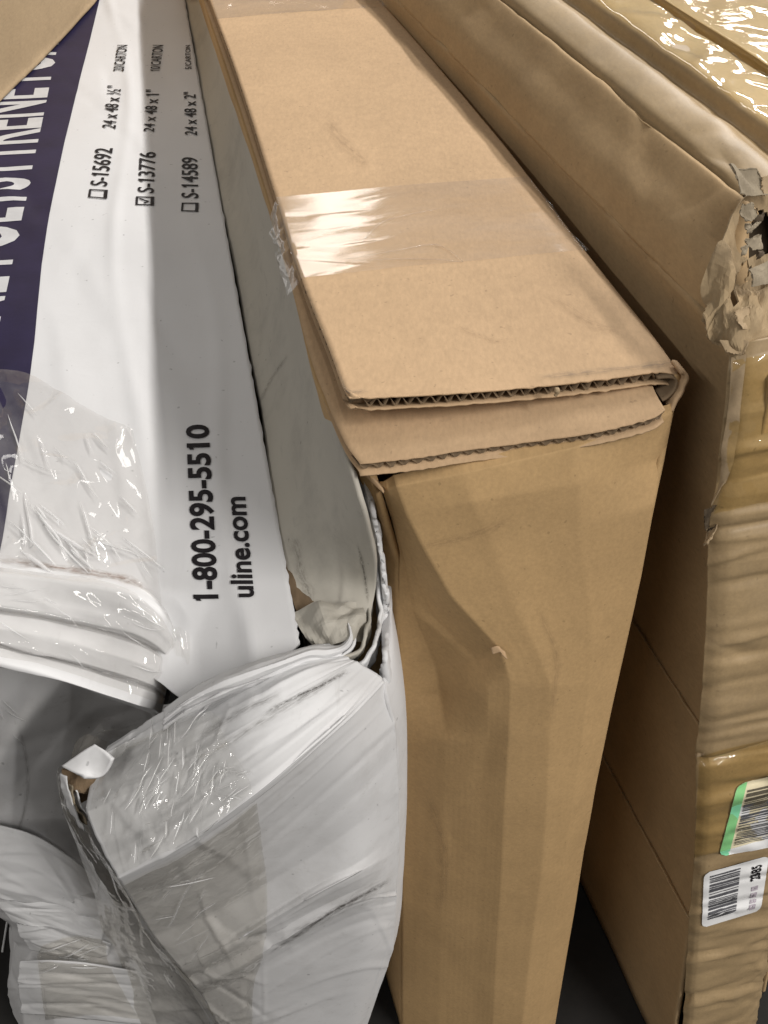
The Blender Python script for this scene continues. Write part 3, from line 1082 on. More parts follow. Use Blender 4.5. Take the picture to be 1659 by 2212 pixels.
# recessed end panel on the left
rc = [
    [(-90, 1400, 0.5000), (40, 1420, 0.5040), (150, 1440, 0.5130), (260, 1480, 0.5270), (345, 1520, 0.5410), (430, 1500, 0.5400)],
    [(-90, 1530, 0.4900), (40, 1540, 0.4940), (150, 1550, 0.5080), (240, 1560, 0.5270), (320, 1580, 0.5440), (400, 1600, 0.5400)],
    [(-90, 1680, 0.4780), (30, 1680, 0.4820), (120, 1690, 0.4960), (210, 1700, 0.5120), (290, 1720, 0.5260), (380, 1740, 0.5300)],
    [(-90, 1850, 0.4620), (20, 1840, 0.4660), (100, 1850, 0.4740), (180, 1870, 0.4860), (270, 1900, 0.5000), (360, 1930, 0.5040)],
    [(-90, 1925, 0.4500), (12, 1930, 0.4460), (90, 1930, 0.4480), (170, 1935, 0.4520), (270, 1960, 0.4640), (380, 2000, 0.4680)],
    [(-20, 1950, 0.4550), (28, 1962, 0.4480), (95, 1975, 0.4440), (180, 1975, 0.4500), (280, 2005, 0.4580), (400, 2050, 0.4620)],
    [(5, 1985, 0.4650), (36, 2000, 0.4520), (100, 2010, 0.4460), (190, 2015, 0.4500), (290, 2045, 0.4560), (420, 2090, 0.4580)],
    [(40, 2045, 0.4800), (70, 2052, 0.4620), (125, 2055, 0.4520), (210, 2060, 0.4500), (310, 2085, 0.4540), (440, 2120, 0.4550)],
    [(28, 2085, 0.4750), (52, 2095, 0.4560), (115, 2100, 0.4460), (215, 2105, 0.4460), (330, 2130, 0.4520), (460, 2160, 0.4520)],
    [(22, 2140, 0.4750), (46, 2145, 0.4520), (115, 2150, 0.4400), (225, 2160, 0.4420), (350, 2180, 0.4500), (480, 2210, 0.4500)],
    [(35, 2260, 0.4750), (58, 2265, 0.4550), (125, 2270, 0.4420), (245, 2280, 0.4420), (380, 2300, 0.4500), (500, 2320, 0.4500)],
]
RCC = rowsY(rc)
ext = []
for k in range(len(RCC)):
    ext.append(RCC[k, 0] + (np.array([-0.062, 0.012, 0.0]) if k < 4 else np.array([-0.035, 0.05, 0.0]) if k == 4 else np.array([-0.012, 0.06, 0.0])))
ext = np.array(ext)
ext[0, 2] = ZW - 0.002
RCC[0, 0, 2] = ZW - 0.004
RCC = np.concatenate([ext[:, None], RCC], 1)
RC = loft(RCC, 151, 121, lin_r=True, lin_c=True)
RC = displace(RC, 0.0010, 10, 11)
RC = crease(RC, 70, 0.0024, 0.008, 0.09, 14, 0.1, 0.9)
RC = crease(RC, 60, 0.0016, 0.012, 0.08, 13, -0.5, 0.6)
recess = grid_mesh('end_panel', RC, M['white_front'], wc, 0.0006)

# folded-out bevel band across the end
bdn = [
    [(232, 1612, 0.4180), (335, 1548, 0.4198), (428, 1500, 0.4190), (540, 1450, 0.4158), (640, 1408, 0.4290), (715, 1395, 0.4400)],
    [(222, 1630, 0.4107), (330, 1570, 0.4116), (432, 1516, 0.4103), (545, 1464, 0.4078), (650, 1420, 0.4202), (732, 1406, 0.4340)],
    [(205, 1662, 0.4075), (325, 1598, 0.4075), (440, 1536, 0.4076), (552, 1480, 0.4077), (660, 1432, 0.4194), (745, 1416, 0.4340)],
    [(196, 1685, 0.3962), (318, 1625, 0.3964), (436, 1562, 0.3948), (556, 1500, 0.3956), (668, 1448, 0.4096), (758, 1424, 0.4300)],
    [(185, 1742, 0.3770), (300, 1690, 0.3753), (405, 1640, 0.3761), (532, 1566, 0.3795), (664, 1490, 0.3979), (772, 1428, 0.4280)],
    [(186, 1754, 0.3728), (304, 1702, 0.3712), (410, 1653, 0.3724), (540, 1580, 0.3764), (672, 1500, 0.3951), (780, 1434, 0.4270)],
    [(210, 1815, 0.3565), (335, 1760, 0.3540), (435, 1710, 0.3557), (560, 1632, 0.3624), (704, 1528, 0.3887), (800, 1446, 0.4250)],
    [(246, 1878, 0.3372), (380, 1812, 0.3359), (466, 1758, 0.3379), (572, 1682, 0.3473), (726, 1552, 0.3820), (820, 1458, 0.4230)],
    [(255, 1896, 0.3330), (389, 1828, 0.3318), (474, 1772, 0.3342), (578, 1694, 0.3442), (730, 1562, 0.3788), (828, 1466, 0.4220)],
    [(262, 1906, 0.3420), (395, 1838, 0.3408), (480, 1782, 0.3432), (584, 1704, 0.3522), (734, 1572, 0.3818), (832, 1476, 0.4240)],
]
BN = loft(rowsY(bdn), 181, 150, lin_r=True)
BN = displace(BN, 0.0005, 12, 21)
BN = crease(BN, 46, 0.0009, 0.004, 0.08, 24, 0.0, 0.2)
BN = crease(BN, 12, 0.0010, 0.005, 0.04, 25, 1.4, 0.5)
band = grid_mesh('folded_edge', BN, M['white_fold'], wc, 0.0006)

# end panel below the band
fp = [
    [(258, 1902, 0.3460), (391, 1834, 0.3447), (476, 1778, 0.3469), (580, 1700, 0.3555), (731, 1568, 0.3835), (830, 1472, 0.4240)],
    [(290, 1955, 0.3720), (420, 1895, 0.3685), (512, 1840, 0.3679), (612, 1765, 0.3723), (745, 1650, 0.3842), (856, 1560, 0.4180)],
    [(330, 2020, 0.3880), (440, 1980, 0.3822), (545, 1925, 0.3806), (650, 1865, 0.3814), (762, 1790, 0.3876), (863, 1710, 0.4100)],
    [(378, 2078, 0.3880), (468, 2036, 0.3801), (572, 1976, 0.3763), (684, 1912, 0.3767), (780, 1860, 0.3843), (862, 1800, 0.4100)],
    [(388, 2090, 0.3860), (478, 2050, 0.3760), (580, 1990, 0.3720), (690, 1928, 0.3720), (784, 1880, 0.3810), (861, 1836, 0.4100)],
    [(404, 2110, 0.3940), (490, 2074, 0.3840), (586, 2018, 0.3800), (696, 1958, 0.3800), (788, 1914, 0.3850), (860, 1880, 0.4110)],
    [(420, 2128, 0.3900), (502, 2096, 0.3800), (590, 2044, 0.3760), (700, 1980, 0.3770), (790, 1940, 0.3840), (858, 1920, 0.4110)],
    [(434, 2146, 0.4020), (514, 2114, 0.3920), (596, 2066, 0.3880), (704, 2004, 0.3880), (792, 1968, 0.3910), (856, 1960, 0.4120)],
    [(466, 2200, 0.4040), (540, 2180, 0.3950), (620, 2140, 0.3920), (712, 2090, 0.3920), (790, 2060, 0.3970), (850, 2050, 0.4140)],
    [(490, 2250, 0.4060), (560, 2240, 0.3980), (634, 2210, 0.3960), (712, 2170, 0.3980), (776, 2150, 0.4030), (822, 2130, 0.4180)],
    [(510, 2340, 0.4100), (570, 2340, 0.4040), (640, 2340, 0.4040), (700, 2330, 0.4080), (735, 2320, 0.4130), (760, 2310, 0.4200)],
    [(515, 2420, 0.4120), (572, 2420, 0.4080), (640, 2420, 0.4080), (700, 2415, 0.4120), (735, 2410, 0.4170), (760, 2400, 0.4220)],
]
FP = loft(rowsY(fp), 276, 140, lin_r=True)
FP = displace(FP, 0.0006, 10, 31)
FP = crease(FP, 44, 0.0011, 0.0045, 0.11, 34, 0.0, 0.22)
FP = crease(FP, 22, 0.0013, 0.006, 0.09, 35, 1.3, 0.6)
panel = grid_mesh('end_panel', FP, M['white_front'], wc, 0.0006)

# right, left and back walls of the carton (mostly hidden)
rw = []
for k in np.linspace(0, FP.shape[0] - 1, 9).astype(int):
    p = FP[k, -1]
    rw.append([p, p + [0.006, 0.03, 0], p + [0.0, 0.10, 0], p + [-0.02, 0.25, 0], p + [-0.21, 1.25, 0]])
rw.insert(0, [PZ(822, 1320, .684) + np.array(d) for d in ([0, 0, 0], [.002, .03, .004], [-.004, .1, .006], [-.02, .25, .008], [-.21, 1.25, .01])])
q = np.array(rw[-1])
q2 = q.copy()
q2[:, 2] = FZ + .002
rw.append(q2)
grid_mesh('side_panel', loft(np.array(rw), 60, 40), M['white_front'], wc, 0.003, face_cam=False, flip=True)
lw = []
for p in list(ext) + [np.array([ext[-1, 0], ext[-1, 1], FZ + .002])]:
    f = (p[2] - FZ) / (ZW - FZ)
    bk_ = TOP[-1, 0] + np.array([0.05 * (1 - f), 0, 0])
    bk_[2] = FZ + (bk_[2] - .002 - FZ) * f
    lw.append([p + (bk_ - p) * t for t in (0, .1, .3, .6, 1.0)])
LWG = crease(loft(np.array(lw), 60, 60, lin_r=True), 30, .0015, .01, .1, 81)
grid_mesh('side_panel', LWG, M['white_front'], wc, 0.0015, face_cam=False, flip=True)
bw = [[TOP[-1, 0], TOP[-1, -1]], [[TOP[-1, 0][0], TOP[-1, 0][1], FZ], [TOP[-1, -1][0], TOP[-1, -1][1], FZ]]]
grid_mesh('back_panel', loft(np.array(bw), 4, 6, True, True), M['white_front'], wc, 0.003, face_cam=False)

lay = [
    ([[(-60, 1770, .468), (60, 1800, .462), (150, 1850, .466), (215, 1905, .472)], [(-60, 1850, .452), (50, 1868, .448), (140, 1905, .452), (205, 1950, .460)],
      [(-60, 1905, .446), (30, 1925, .440), (110, 1945, .444), (190, 1975, .452)], [(-60, 1925, .446), (20, 1945, .440), (95, 1958, .444), (180, 1990, .452)]], 71),
    ([[(-30, 1925, .450), (60, 1940, .444), (140, 1955, .446), (230, 1990, .454)], [(0, 1962, .444), (60, 1975, .438), (140, 1988, .440), (225, 2020, .450)],
      [(26, 1990, .442), (70, 2000, .436), (140, 2010, .438), (220, 2040, .448)]], 73),
    ([[(30, 1985, .448), (80, 1995, .442), (150, 2008, .444), (240, 2040, .450)], [(44, 2020, .446), (90, 2030, .440), (150, 2040, .442), (235, 2065, .448)],
      [(66, 2052, .448), (92, 2058, .444), (140, 2062, .444), (200, 2075, .448)]], 75),
    ([[(40, 2080, .446), (110, 2078, .436), (200, 2082, .438), (300, 2100, .446)], [(38, 2130, .444), (110, 2140, .434), (210, 2146, .436), (320, 2160, .446)],
      [(44, 2190, .446), (115, 2196, .436), (220, 2204, .438), (340, 2214, .446)]], 77),
]
for ctrl, sd in lay:
    LG = loft(rowsY(ctrl), 60, 70, lin_r=True)
    LG = displace(LG, .0008, 14, sd)
    LG = crease(LG, 26, .0014, .005, .06, sd, 0.1, 0.5)
    for j_ in range(LG.shape[1]):
        LG[-1, j_, 2] += .0022 * noise.noise(Vector((j_ * .35, sd, 0)))
    grid_mesh('loose_layer', LG, M['white_fold'], wc, .0012)
# loose white corner tab and torn brown board at the end of the band
tab = rowsY([[(132, 1652, .412), (160, 1632, .415), (205, 1606, .420)], [(150, 1668, .405), (190, 1655, .408), (228, 1622, .412)],
             [(180, 1676, .400), (208, 1674, .402), (240, 1640, .406)]])
tab[..., 1] -= 0.02
tab = rowsY([[(132, 1654, .392), (168, 1630, .396), (204, 1607, .400)], [(158, 1668, .386), (192, 1648, .390), (226, 1622, .394)],
             [(183, 1677, .382), (222, 1676, .384), (242, 1640, .388)]])
grid_mesh('corner_tab', displace(loft(tab, 16, 16), .0012, 40, 3), M['white_fold'], wc, 0.0025)
tr = rowsY([[(134, 1660, .402), (180, 1678, .400), (222, 1680, .400)], [(138, 1690, .396), (180, 1690, .396), (230, 1694, .396)],
            [(160, 1730, .390), (195, 1716, .392), (236, 1700, .394)], [(168, 1745, .389), (200, 1730, .389), (240, 1712, .390)]])
grid_mesh('torn_board', crease(loft(tr, 16, 16), 24, .0035, .006, .02, 5), M['kraft_core'], wc, 0.002, smooth=False)
for k, (a, b_) in enumerate((((128, 1672), (170, 1790)), ((142, 1692), (176, 1776)), ((155, 1700), (186, 1768)))):
    ly = rowsY([[(a[0], a[1], .392), (a[0] + 12, a[1] + 8, .388)], [(a[0] + 8, a[1] + 40, .390), (a[0] + 22, a[1] + 44, .386)],
                [(b_[0], b_[1], .392), (b_[0] + 12, b_[1] + 6, .386)]])
    grid_mesh('board_layer', displace(loft(ly, 24, 8), .0016, 80, k), M['pulp'] if k % 2 else M['white_fold'], wc, 0.0008)

# ---- clear tape on the white carton
t_wall = bvh(top, roll, band, panel, recess)
drape('clear_tape', [[(-30, 798), (62, 810), (147, 861), (235, 909), (287, 930)],
                     [(-30, 900), (70, 930), (160, 980), (250, 1020), (318, 1060)],
                     [(-30, 1040), (80, 1070), (170, 1100), (260, 1130), (335, 1160)],
                     [(-30, 1160), (80, 1180), (170, 1200), (260, 1225), (345, 1265)],
                     [(-30, 1216), (90, 1232), (190, 1250), (280, 1272), (352, 1322)]],
      t_top, M['tape_white'], wc, 110, 110, 0.0008, 0.0022, 46, ang=1.9, spread=0.9, width=.008, fallback_z=ZW)
drape('clear_tape', [[(-30, 1226), (120, 1245), (230, 1262), (300, 1290), (350, 1335)],
                     [(-30, 1290), (120, 1318), (230, 1340), (310, 1362), (376, 1400)],
                     [(-30, 1360), (120, 1390), (230, 1415), (305, 1436), (366, 1460)],
                     [(-30, 1415), (120, 1446), (220, 1478), (290, 1500), (345, 1520)]],
      bvh(roll), M['tape_white'], wc, 70, 90, 0.0008, 0.0010, 30, ang=0.3, spread=0.8)
# tape bridging from the rolled flap down over the band
br = rowsY([[(366, 1345, .462), (380, 1352, .461), (396, 1362, .459), (408, 1376, .458)],
            [(372, 1400, .454), (386, 1404, .452), (402, 1408, .450), (414, 1414, .450)],
            [(366, 1470, .448), (384, 1472, .444), (402, 1474, .440), (420, 1478, .438)],
            [(340, 1545, .438), (372, 1545, .433), (404, 1540, .427), (436, 1530, .425)],
            [(296, 1600, .422), (346, 1612, .414), (398, 1600, .412), (450, 1578, .410)]])
BR = crease(loft(br, 120, 70), 34, .0022, .005, .05, 17, math.pi / 2, 0.35)
grid_mesh('clear_tape', BR, M['tape_crumple'], wc)
drape('clear_tape', [[(250, 1612), (330, 1585), (400, 1560), (450, 1545), (480, 1550)],
                     [(225, 1670), (310, 1650), (390, 1630), (460, 1610), (500, 1610)],
                     [(200, 1750), (300, 1730), (390, 1710), (470, 1680), (530, 1660)],
                     [(230, 1825), (320, 1800), (400, 1770), (480, 1730), (545, 1700)],
                     [(262, 1890), (340, 1850), (410, 1815), (480, 1766), (548, 1714)]],
      bvh(band), M['tape_crumple'], wc, 150, 150, 0.0010, 0.0016, 50, ang=2.2, spread=0.5, width=.005, seed=4)
drape('clear_tape', [[(266, 1908), (345, 1868), (415, 1832), (485, 1785), (552, 1730)],
                     [(300, 1965), (370, 1935), (440, 1905), (510, 1870), (566, 1830)],
                     [(340, 2030), (410, 2005), (470, 1985), (530, 1950), (578, 1925)],
                     [(400, 2110), (450, 2090), (490, 2070), (535, 2055), (572, 2040)],
                     [(450, 2200), (480, 2190), (505, 2180), (530, 2165), (548, 2130)],
                     [(480, 2260), (500, 2260), (520, 2255), (535, 2250), (546, 2240)]],
      bvh(panel), M['tape_old'], wc, 110, 80, 0.0010, 0.0012, 22, ang=1.4, spread=0.8, width=.008, seed=8)
# loose crumpled tape along the broken left edge
lt = rowsY([[(232, 1602, .432), (190, 1590, .420), (165, 1625, .405), (140, 1650, .398)],
            [(170, 1745, .392), (150, 1725, .398), (132, 1700, .402), (122, 1672, .406)],
            [(200, 1815, .385), (178, 1800, .398), (155, 1780, .410), (140, 1755, .420)],
            [(256, 1900, .366), (235, 1905, .390), (212, 1905, .410), (190, 1895, .430)],
            [(332, 2025, .392), (300, 2030, .410), (270, 2030, .425), (240, 2030, .445)],
            [(410, 2136, .402), (370, 2140, .418), (325, 2140, .430), (275, 2130, .445)],
            [(480, 2250, .406), (420, 2250, .420), (360, 2250, .432), (305, 2250, .445)]])
LT = crease(loft(lt, 160, 50), 46, .0026, .012, .06, 29, math.pi / 2, 0.8)
grid_mesh('clear_tape', LT, M['tape_old'], wc)
ft = rowsY([[(165, 1625, .420), (185, 1590, .425), (214, 1556, .430)], [(205, 1605, .424), (215, 1585, .428), (232, 1572, .432)],
            [(235, 1605, .430), (260, 1592, .434), (330, 1548, .440)]])
grid_mesh('clear_tape', crease(loft(ft, 40, 40), 24, .003, .008, .03, 19), M['tape_crumple'], wc)



def film_folds(tree, quad, count, ang, spread, length, seed, parent, rad=.00035, off=.0022, bend=.07):
    """thin pinched folds in clear film, whitened to draw glint lines, scattered over a patch"""
    r_ = random.Random(seed)
    a, b, c, d = [np.array(p, float) for p in quad]
    for _ in range(count):
        x, y = r_.random(), r_.random()
        p = (a * (1 - x) + b * x) * (1 - y) + (d * (1 - x) + c * x) * y
        th = ang + r_.uniform(-spread, spread)
        L = length * r_.uniform(.25, 1.0)
        pts = []
        n_ = 5
        for k in range(n_):
            q = p + L * (k / (n_ - 1) - .5) * np.array([math.cos(th), math.sin(th)])
            th += r_.uniform(-bend, bend)
            h = hit(tree, q[0], q[1], off)
            if h is not None and (not pts or np.linalg.norm(h - pts[-1]) < .04):
                pts.append(h)
        if len(pts) >= 3:
            rr_ = rad * r_.uniform(.6, 1.5)
            tube('film_fold', pts, [rr_ * .2, rr_, rr_ * 1.2, rr_, rr_ * .2], M['tape_fold_glint'], parent, n=6, seg=18)


t_b0, t_p0 = bvh(band), bvh(panel)
t_l0 = bvh(*[o for o in BVH if o.name.startswith('loose_layer')], recess)
drape('clear_tape', [[(90, 2040), (160, 2020), (230, 2030)], [(84, 2075), (160, 2070), (235, 2080)], [(100, 2200), (200, 2190), (300, 2200)]], t_l0, M['tape_old'], wc,
      60, 50, .0010, .0012, 20, seed=12)
film_folds(t_l0, [(90, 2030), (220, 2030), (230, 2090), (90, 2085)], 9, -.15, .3, 110, 8, wc, .0004)
film_folds(t_l0, [(0, 1500), (90, 1500), (60, 1640), (0, 1600)], 4, 1.0, .6, 50, 9, wc, .0003)
film_folds(t_b0, [(330, 1575), (440, 1545), (470, 1720), (300, 1770)], 26, 1.9, .35, 110, 1, wc)
film_folds(t_b0, [(230, 1720), (420, 1660), (440, 1800), (260, 1880)], 14, 2.1, .6, 70, 2, wc)
film_folds(t_b0, [(420, 1690), (530, 1640), (530, 1710), (430, 1770)], 12, 2.6, .9, 60, 3, wc)
film_folds(t_p0, [(300, 1930), (520, 1830), (550, 2050), (400, 2110)], 10, 2.4, .6, 120, 4, wc, .00025)
film_folds(t_top, [(20, 850), (230, 930), (330, 1240), (0, 1200)], 26, .9, .6, 120, 5, wc, .0004)
film_folds(t_top, [(20, 1090), (120, 1120), (230, 1240), (60, 1215)], 8, .75, .2, 150, 6, wc, .0009)
film_folds(bvh(roll), [(0, 1250), (340, 1340), (340, 1500), (0, 1400)], 12, .3, .5, 110, 7, wc, .00022)


def grime_mat(name, col, amount=0.6, sc=(6, 2)):
    """a smear: strongest along its middle, broken into streaks"""
    m, nt, b = newmat(name)
    outn = [n for n in nt.nodes if n.type == 'OUTPUT_MATERIAL'][0]
    b.inputs['Base Color'].default_value = (*col, 1)
    b.inputs['Roughness'].default_value = 0.9
    tr_ = N(nt, 'ShaderNodeBsdfTransparent')
    mx = N(nt, 'ShaderNodeMixShader')
    sep = N(nt, 'ShaderNodeSeparateXYZ')
    nt.links.new(coord(nt, out='UV'), sep.inputs[0])
    prof_ = ramp(nt, sep.outputs['Y'], [(0.0, g(0)), (0.35, g(0.6)), (0.5, g(1)), (0.65, g(0.6)), (1.0, g(0))])
    ends = ramp(nt, sep.outputs['X'], [(0.0, g(0)), (0.2, g(1)), (0.8, g(1)), (1.0, g(0))])
    st_ = ramp(nt, noise_tex(nt, coord(nt, (sc[0], sc[1], 1), 'UV'), 2.5, 5, 0.7, 0.4), [(0.38, g(0)), (0.7, g(amount))])
    f = mixmul(nt, mixmul(nt, prof_, ends), st_)
    nt.links.new(f, mx.inputs[0])
    nt.links.new(tr_.outputs[0], mx.inputs[1])
    nt.links.new(b.outputs[0], mx.inputs[2])
    nt.links.new(mx.outputs[0], outn.inputs[0])
    return m


M['grime'] = grime_mat('grime', (0.16, 0.145, 0.13), 0.6, (5, 3))
M['grime_dark'] = grime_mat('grime_dark', (0.05, 0.042, 0.034), 1.0, (9, 1.2))
M['grime_faint'] = grime_mat('grime_faint', (0.25, 0.17, 0.10), 0.35, (4, 3))
M['rust_stain'] = grime_mat('rust_stain', (0.22, 0.10, 0.035), 0.9, (8, 2))


def scuff(name, path, wid, tree, mat, parent, seed, n=60, off=.0006, m=7):
    """smudge laid along a path on a surface"""
    P = loft(np.array([[(u, v, 0), (u, v, 0)] for u, v in path], float), n, 2)[:, 0, :2]
    Tn = np.gradient(P, axis=0)
    Tn /= np.linalg.norm(Tn, axis=1, keepdims=True)
    Nr = np.stack([-Tn[:, 1], Tn[:, 0]], 1)
    V_, uv, F_ = [], [], []
    last = None
    for i in range(n):
        w = wid * (0.75 + 0.5 * noise.noise(Vector((i * .08, seed, 0))))
        o_ = wid * .3 * noise.noise(Vector((i * .05, seed, 9)))
        for j in range(m):
            q = P[i] + Nr[i] * (w * (2 * j / (m - 1) - 1) + o_)
            h = hit(tree, q[0], q[1], off)
            if h is None or (last is not None and np.linalg.norm(h - last) > 0.05):
                h = last if last is not None else PT(q[0], q[1])
            last = h
            V_.append(h)
            uv.append((i / (n - 1) + 0.0, j / (m - 1)))
    for i in range(n - 1):
        for j in range(m - 1):
            k = i * m + j
            F_.append([k, k + 1, k + m + 1, k + m])
    mesh_obj(name, V_, F_, M[mat], parent, uv)


t_band, t_panel, t_strip = bvh(band), bvh(panel), bvh(strip_o)
scuff('dirt_mark', [(430, 1640), (520, 1586), (600, 1540), (680, 1492), (750, 1446)], 16, t_band, 'grime', wc, 3)
scuff('dirt_mark', [(560, 1548), (640, 1506), (700, 1478), (760, 1446)], 8, t_band, 'grime_dark', wc, 5)
scuff('dirt_mark', [(420, 1600), (520, 1540), (610, 1495)], 14, t_band, 'grime', wc, 7)
scuff('crack', [(566, 2066), (640, 2020), (720, 1968), (800, 1924), (845, 1898)], 7, t_panel, 'grime_dark', wc, 9)
scuff('dirt_mark', [(600, 2040), (680, 1992), (760, 1946), (850, 1890)], 20, t_panel, 'grime', wc, 11)
scuff('dirt_mark', [(505, 600), (520, 720), (545, 830), (575, 950)], 26, t_strip, 'grime', wc, 19)
scuff('dirt_mark', [(555, 880), (590, 815), (625, 765)], 7, t_strip, 'grime', wc, 23)
scuff('dirt_mark', [(630, 1150), (655, 1240), (672, 1310)], 20, t_strip, 'grime', wc, 25)
scuff('crack', [(748, 1005), (770, 1080), (788, 1160)], 6, t_strip, 'grime_dark', wc, 29)
scuff('crack', [(772, 1170), (788, 1240), (796, 1310)], 6, t_strip, 'grime_dark', wc, 31)
scuff('crease_mark', [(405, 40), (470, 380), (530, 720), (575, 960), (604, 1110)], 4, t_top, 'grime', wc, 33)
scuff('rust_stain', [(-20, 1208), (90, 1222), (190, 1238), (270, 1252), (330, 1280)], 14, bvh(roll, top), 'rust_stain', wc, 35)
scuff('worn_edge', [(660, 622), (690, 710), (722, 790), (745, 845)], 9, t_lid, 'grime_dark', cb, 50)
scuff('worn_edge', [(1150, 818), (1250, 808), (1400, 792), (1460, 780)], 12, t_lid, 'grime', cb, 52)
scuff('scuff_mark', [(980, 700), (1040, 730), (1090, 742)], 10, t_lid, 'grime_faint', cb, 53)
scuff('scuff_mark', [(700, 250), (760, 330), (800, 360)], 26, t_lid, 'grime_faint', cb, 54)
scuff('scuff_mark', [(1180, 640), (1280, 700), (1340, 720)], 20, t_lid, 'grime_faint', cb, 55)
scuff('scuff_mark', [(900, 1180), (1000, 1160), (1120, 1120)], 16, bvh(front), 'grime_faint', cb, 56)
scuff('scuff_mark', [(1160, 1300), (1200, 1420), (1190, 1560)], 14, bvh(front), 'grime_faint', cb, 57)
scuff('scuff_mark', [(920, 1700), (960, 1840), (950, 1980)], 22, bvh(front), 'grime_faint', cb, 58)
scuff('dirt_mark', [(40, 1560), (60, 1700), (20, 1860)], 8, bvh(recess), 'grime', wc, 59)
scuff('dirt_mark', [(190, 1880), (130, 1900), (70, 1912)], 9, bvh(recess), 'grime', wc, 60)
scuff('worn_edge', [(735, 815), (752, 846), (800, 848)], 9, t_lid, 'grime', cb, 51)

# ================================================================== taped carton on the right
rb = thing('brown_carton', 'tall brown cardboard carton with barcode labels, torn open at its near top corner', 'carton',
           (0.34, 0.80, FZ))
RO = np.array([0.2133, 0.6188])
RD = np.array([-0.2823, 0.9593])
RN = np.array([0.9593, 0.2823])


def rpt(n, a, z):
    q = RO + (RN * n + RD * a) * 0.85
    return np.array([q[0], q[1], 0.18 + 0.85 * z])


SEAM0, SEAM1 = PY(1503, 1640, .4565)[2], PY(1488, 2000, .439)[2]
# left wall below the crease, then bevel, then the ribbed top
wall = []
for z, n in ((0.80, -0.044), (0.70, -0.041), (0.45, -0.026), (0.2, -0.014), (-0.06, -0.005)):
    a0 = -0.14 - 0.10 * (0.80 - z) / 0.86
    wall.append([rpt(n, a, z) for a in (a0, a0 + .08, 0.1, 0.3, 0.6, 1.0)])
WL = loft(np.array(wall), 60, 80)
WL = displace(WL, 0.0022, 9, 3)
grid_mesh('side_panel', WL, M['kraft_old'], rb, 0.004)
for vz in (SEAM0, SEAM1):
    zq_ = (vz - 0.18) / 0.85
    nn_ = float(np.interp(zq_, (-.06, .2, .45, .70, .80), (-.005, -.014, -.026, -.041, -.044)))
    a_ = -0.14 - 0.10 * (0.80 - zq_) / 0.86
    ribbon('board_edge', [rpt(nn_ - .0035, a, zq_) for a in (a_, a_ + .2, .3, .6, 1.0)], (0.006, .0, -.003), .0016, 'kraft_old', rb, 60, .0008)
bev = []
for n, z in ((-0.044, 0.799), (-0.036, 0.822), (-0.018, 0.842), (-0.005, 0.8565), (0.000, 0.8575)):
    bev.append([rpt(n + (0.004 if k == 0 else 0), a, z - (0.012 if k == 0 else 0)) for k, a in enumerate((-0.13 + (z - .8) * 1.9, -0.02, 0.08, 0.3, 0.6, 1.0))])
BV = loft(np.array(bev), 40, 90)
BV = displace(BV, 0.0014, 10, 5)
BV = crease(BV, 26, 0.0014, 0.012, 0.07, 6)
bevel = grid_mesh('side_panel', BV, M['kraft_old'], rb, 0.0008)
prof = [(0.0005, .850), (0.003, .8615), (0.012, .867), (0.024, .8705), (0.034, .8705), (0.042, .866), (0.050, .8635), (0.0535, .866),
        (0.056, .875), (0.064, .8780), (0.085, .8785), (0.104, .878), (0.110, .874), (0.112, .862)]
TP = []
for n, z in prof:
    a0 = 0.0 - 0.02 * min(1, n / 0.06) - 0.085 * min(1.0, max(0.0, (n - 0.055) / 0.045))
    TP.append([rpt(n, a, z - (0.004 if k == 0 else 0)) for k, a in enumerate((a0, .03, .08, .15, .25, .4, .7, 1.0))])
TPG = loft(np.array(TP), 140, 110, lin_r=False)
TPG = displace(TPG, 0.0018, 9, 8)
TPG = crease(TPG, 40, 0.0014, 0.010, 0.05, 9)
rtop = grid_mesh('top_flap', TPG, M['kraft_old_front'], rb, 0.0015)
i0 = int(140 * 8.2 / 13)
TT = TPG[i0:, 2:].copy()
TT[..., 2] += 0.0007
TT = crease(TT, 70, 0.0013, 0.006, 0.05, 12)
TT[..., 2] += 0.0006
grid_mesh('glossy_tape', TT, M['tape_yellow'], rb)

# a second taped carton close behind it
nb_ = thing('brown_carton', 'brown carton with a flat glossy taped top, behind the torn one at the right edge', 'carton',
            tuple(rpt(.22, .5, -.06)))
NB = []
for n, z in ((.1145, .866), (.116, .879), (.124, .8815), (.17, .8815), (.22, .8825), (.28, .8825), (.308, .880), (.312, .866)):
    NB.append([rpt(n, a, z) for a in (.0, .03, .1, .25, .5, .8, 1.02)])
NBG = loft(np.array(NB), 90, 110)
NBG = displace(NBG, .0012, 9, 28)
NBG = crease(NBG, 50, .0013, .008, .06, 29)
grid_mesh('top_flap', NBG, M['kraft_old_front'], nb_, 0.0015)
NT2 = NBG[6:-6, 2:].copy()
NT2[..., 2] += .0010
NT2 = crease(NT2, 110, .0013, .006, .05, 31)
grid_mesh('glossy_tape', NT2, M['tape_yellow'], nb_)
for n0, n1 in ((.1145, .1145), (.312, .312)):
    SG = np.array([[rpt(n0, a, .868) for a in (.0, .3, 1.02)], [rpt(n0 + .002, a, .4) for a in (.0, .3, 1.02)], [rpt(n0, a, -.06) for a in (.0, .3, 1.02)]])
    grid_mesh('side_panel', loft(SG, 30, 30), M['kraft_old'], nb_, .003, face_cam=False)
for a in (.0, 1.02):
    SG = np.array([[rpt(n, a, .868) for n in (.1145, .2, .312)], [rpt(n, a, .4) for n in (.1145, .2, .312)], [rpt(n, a, -.06) for n in (.1145, .2, .312)]])
    grid_mesh('end_panel', crease(displace(loft(SG, 60, 30), .0015, 10, 33), 30, .0015, .006, .08, 34, 0.0, .2), M['kraft_old_front'], nb_, .002, face_cam=False)

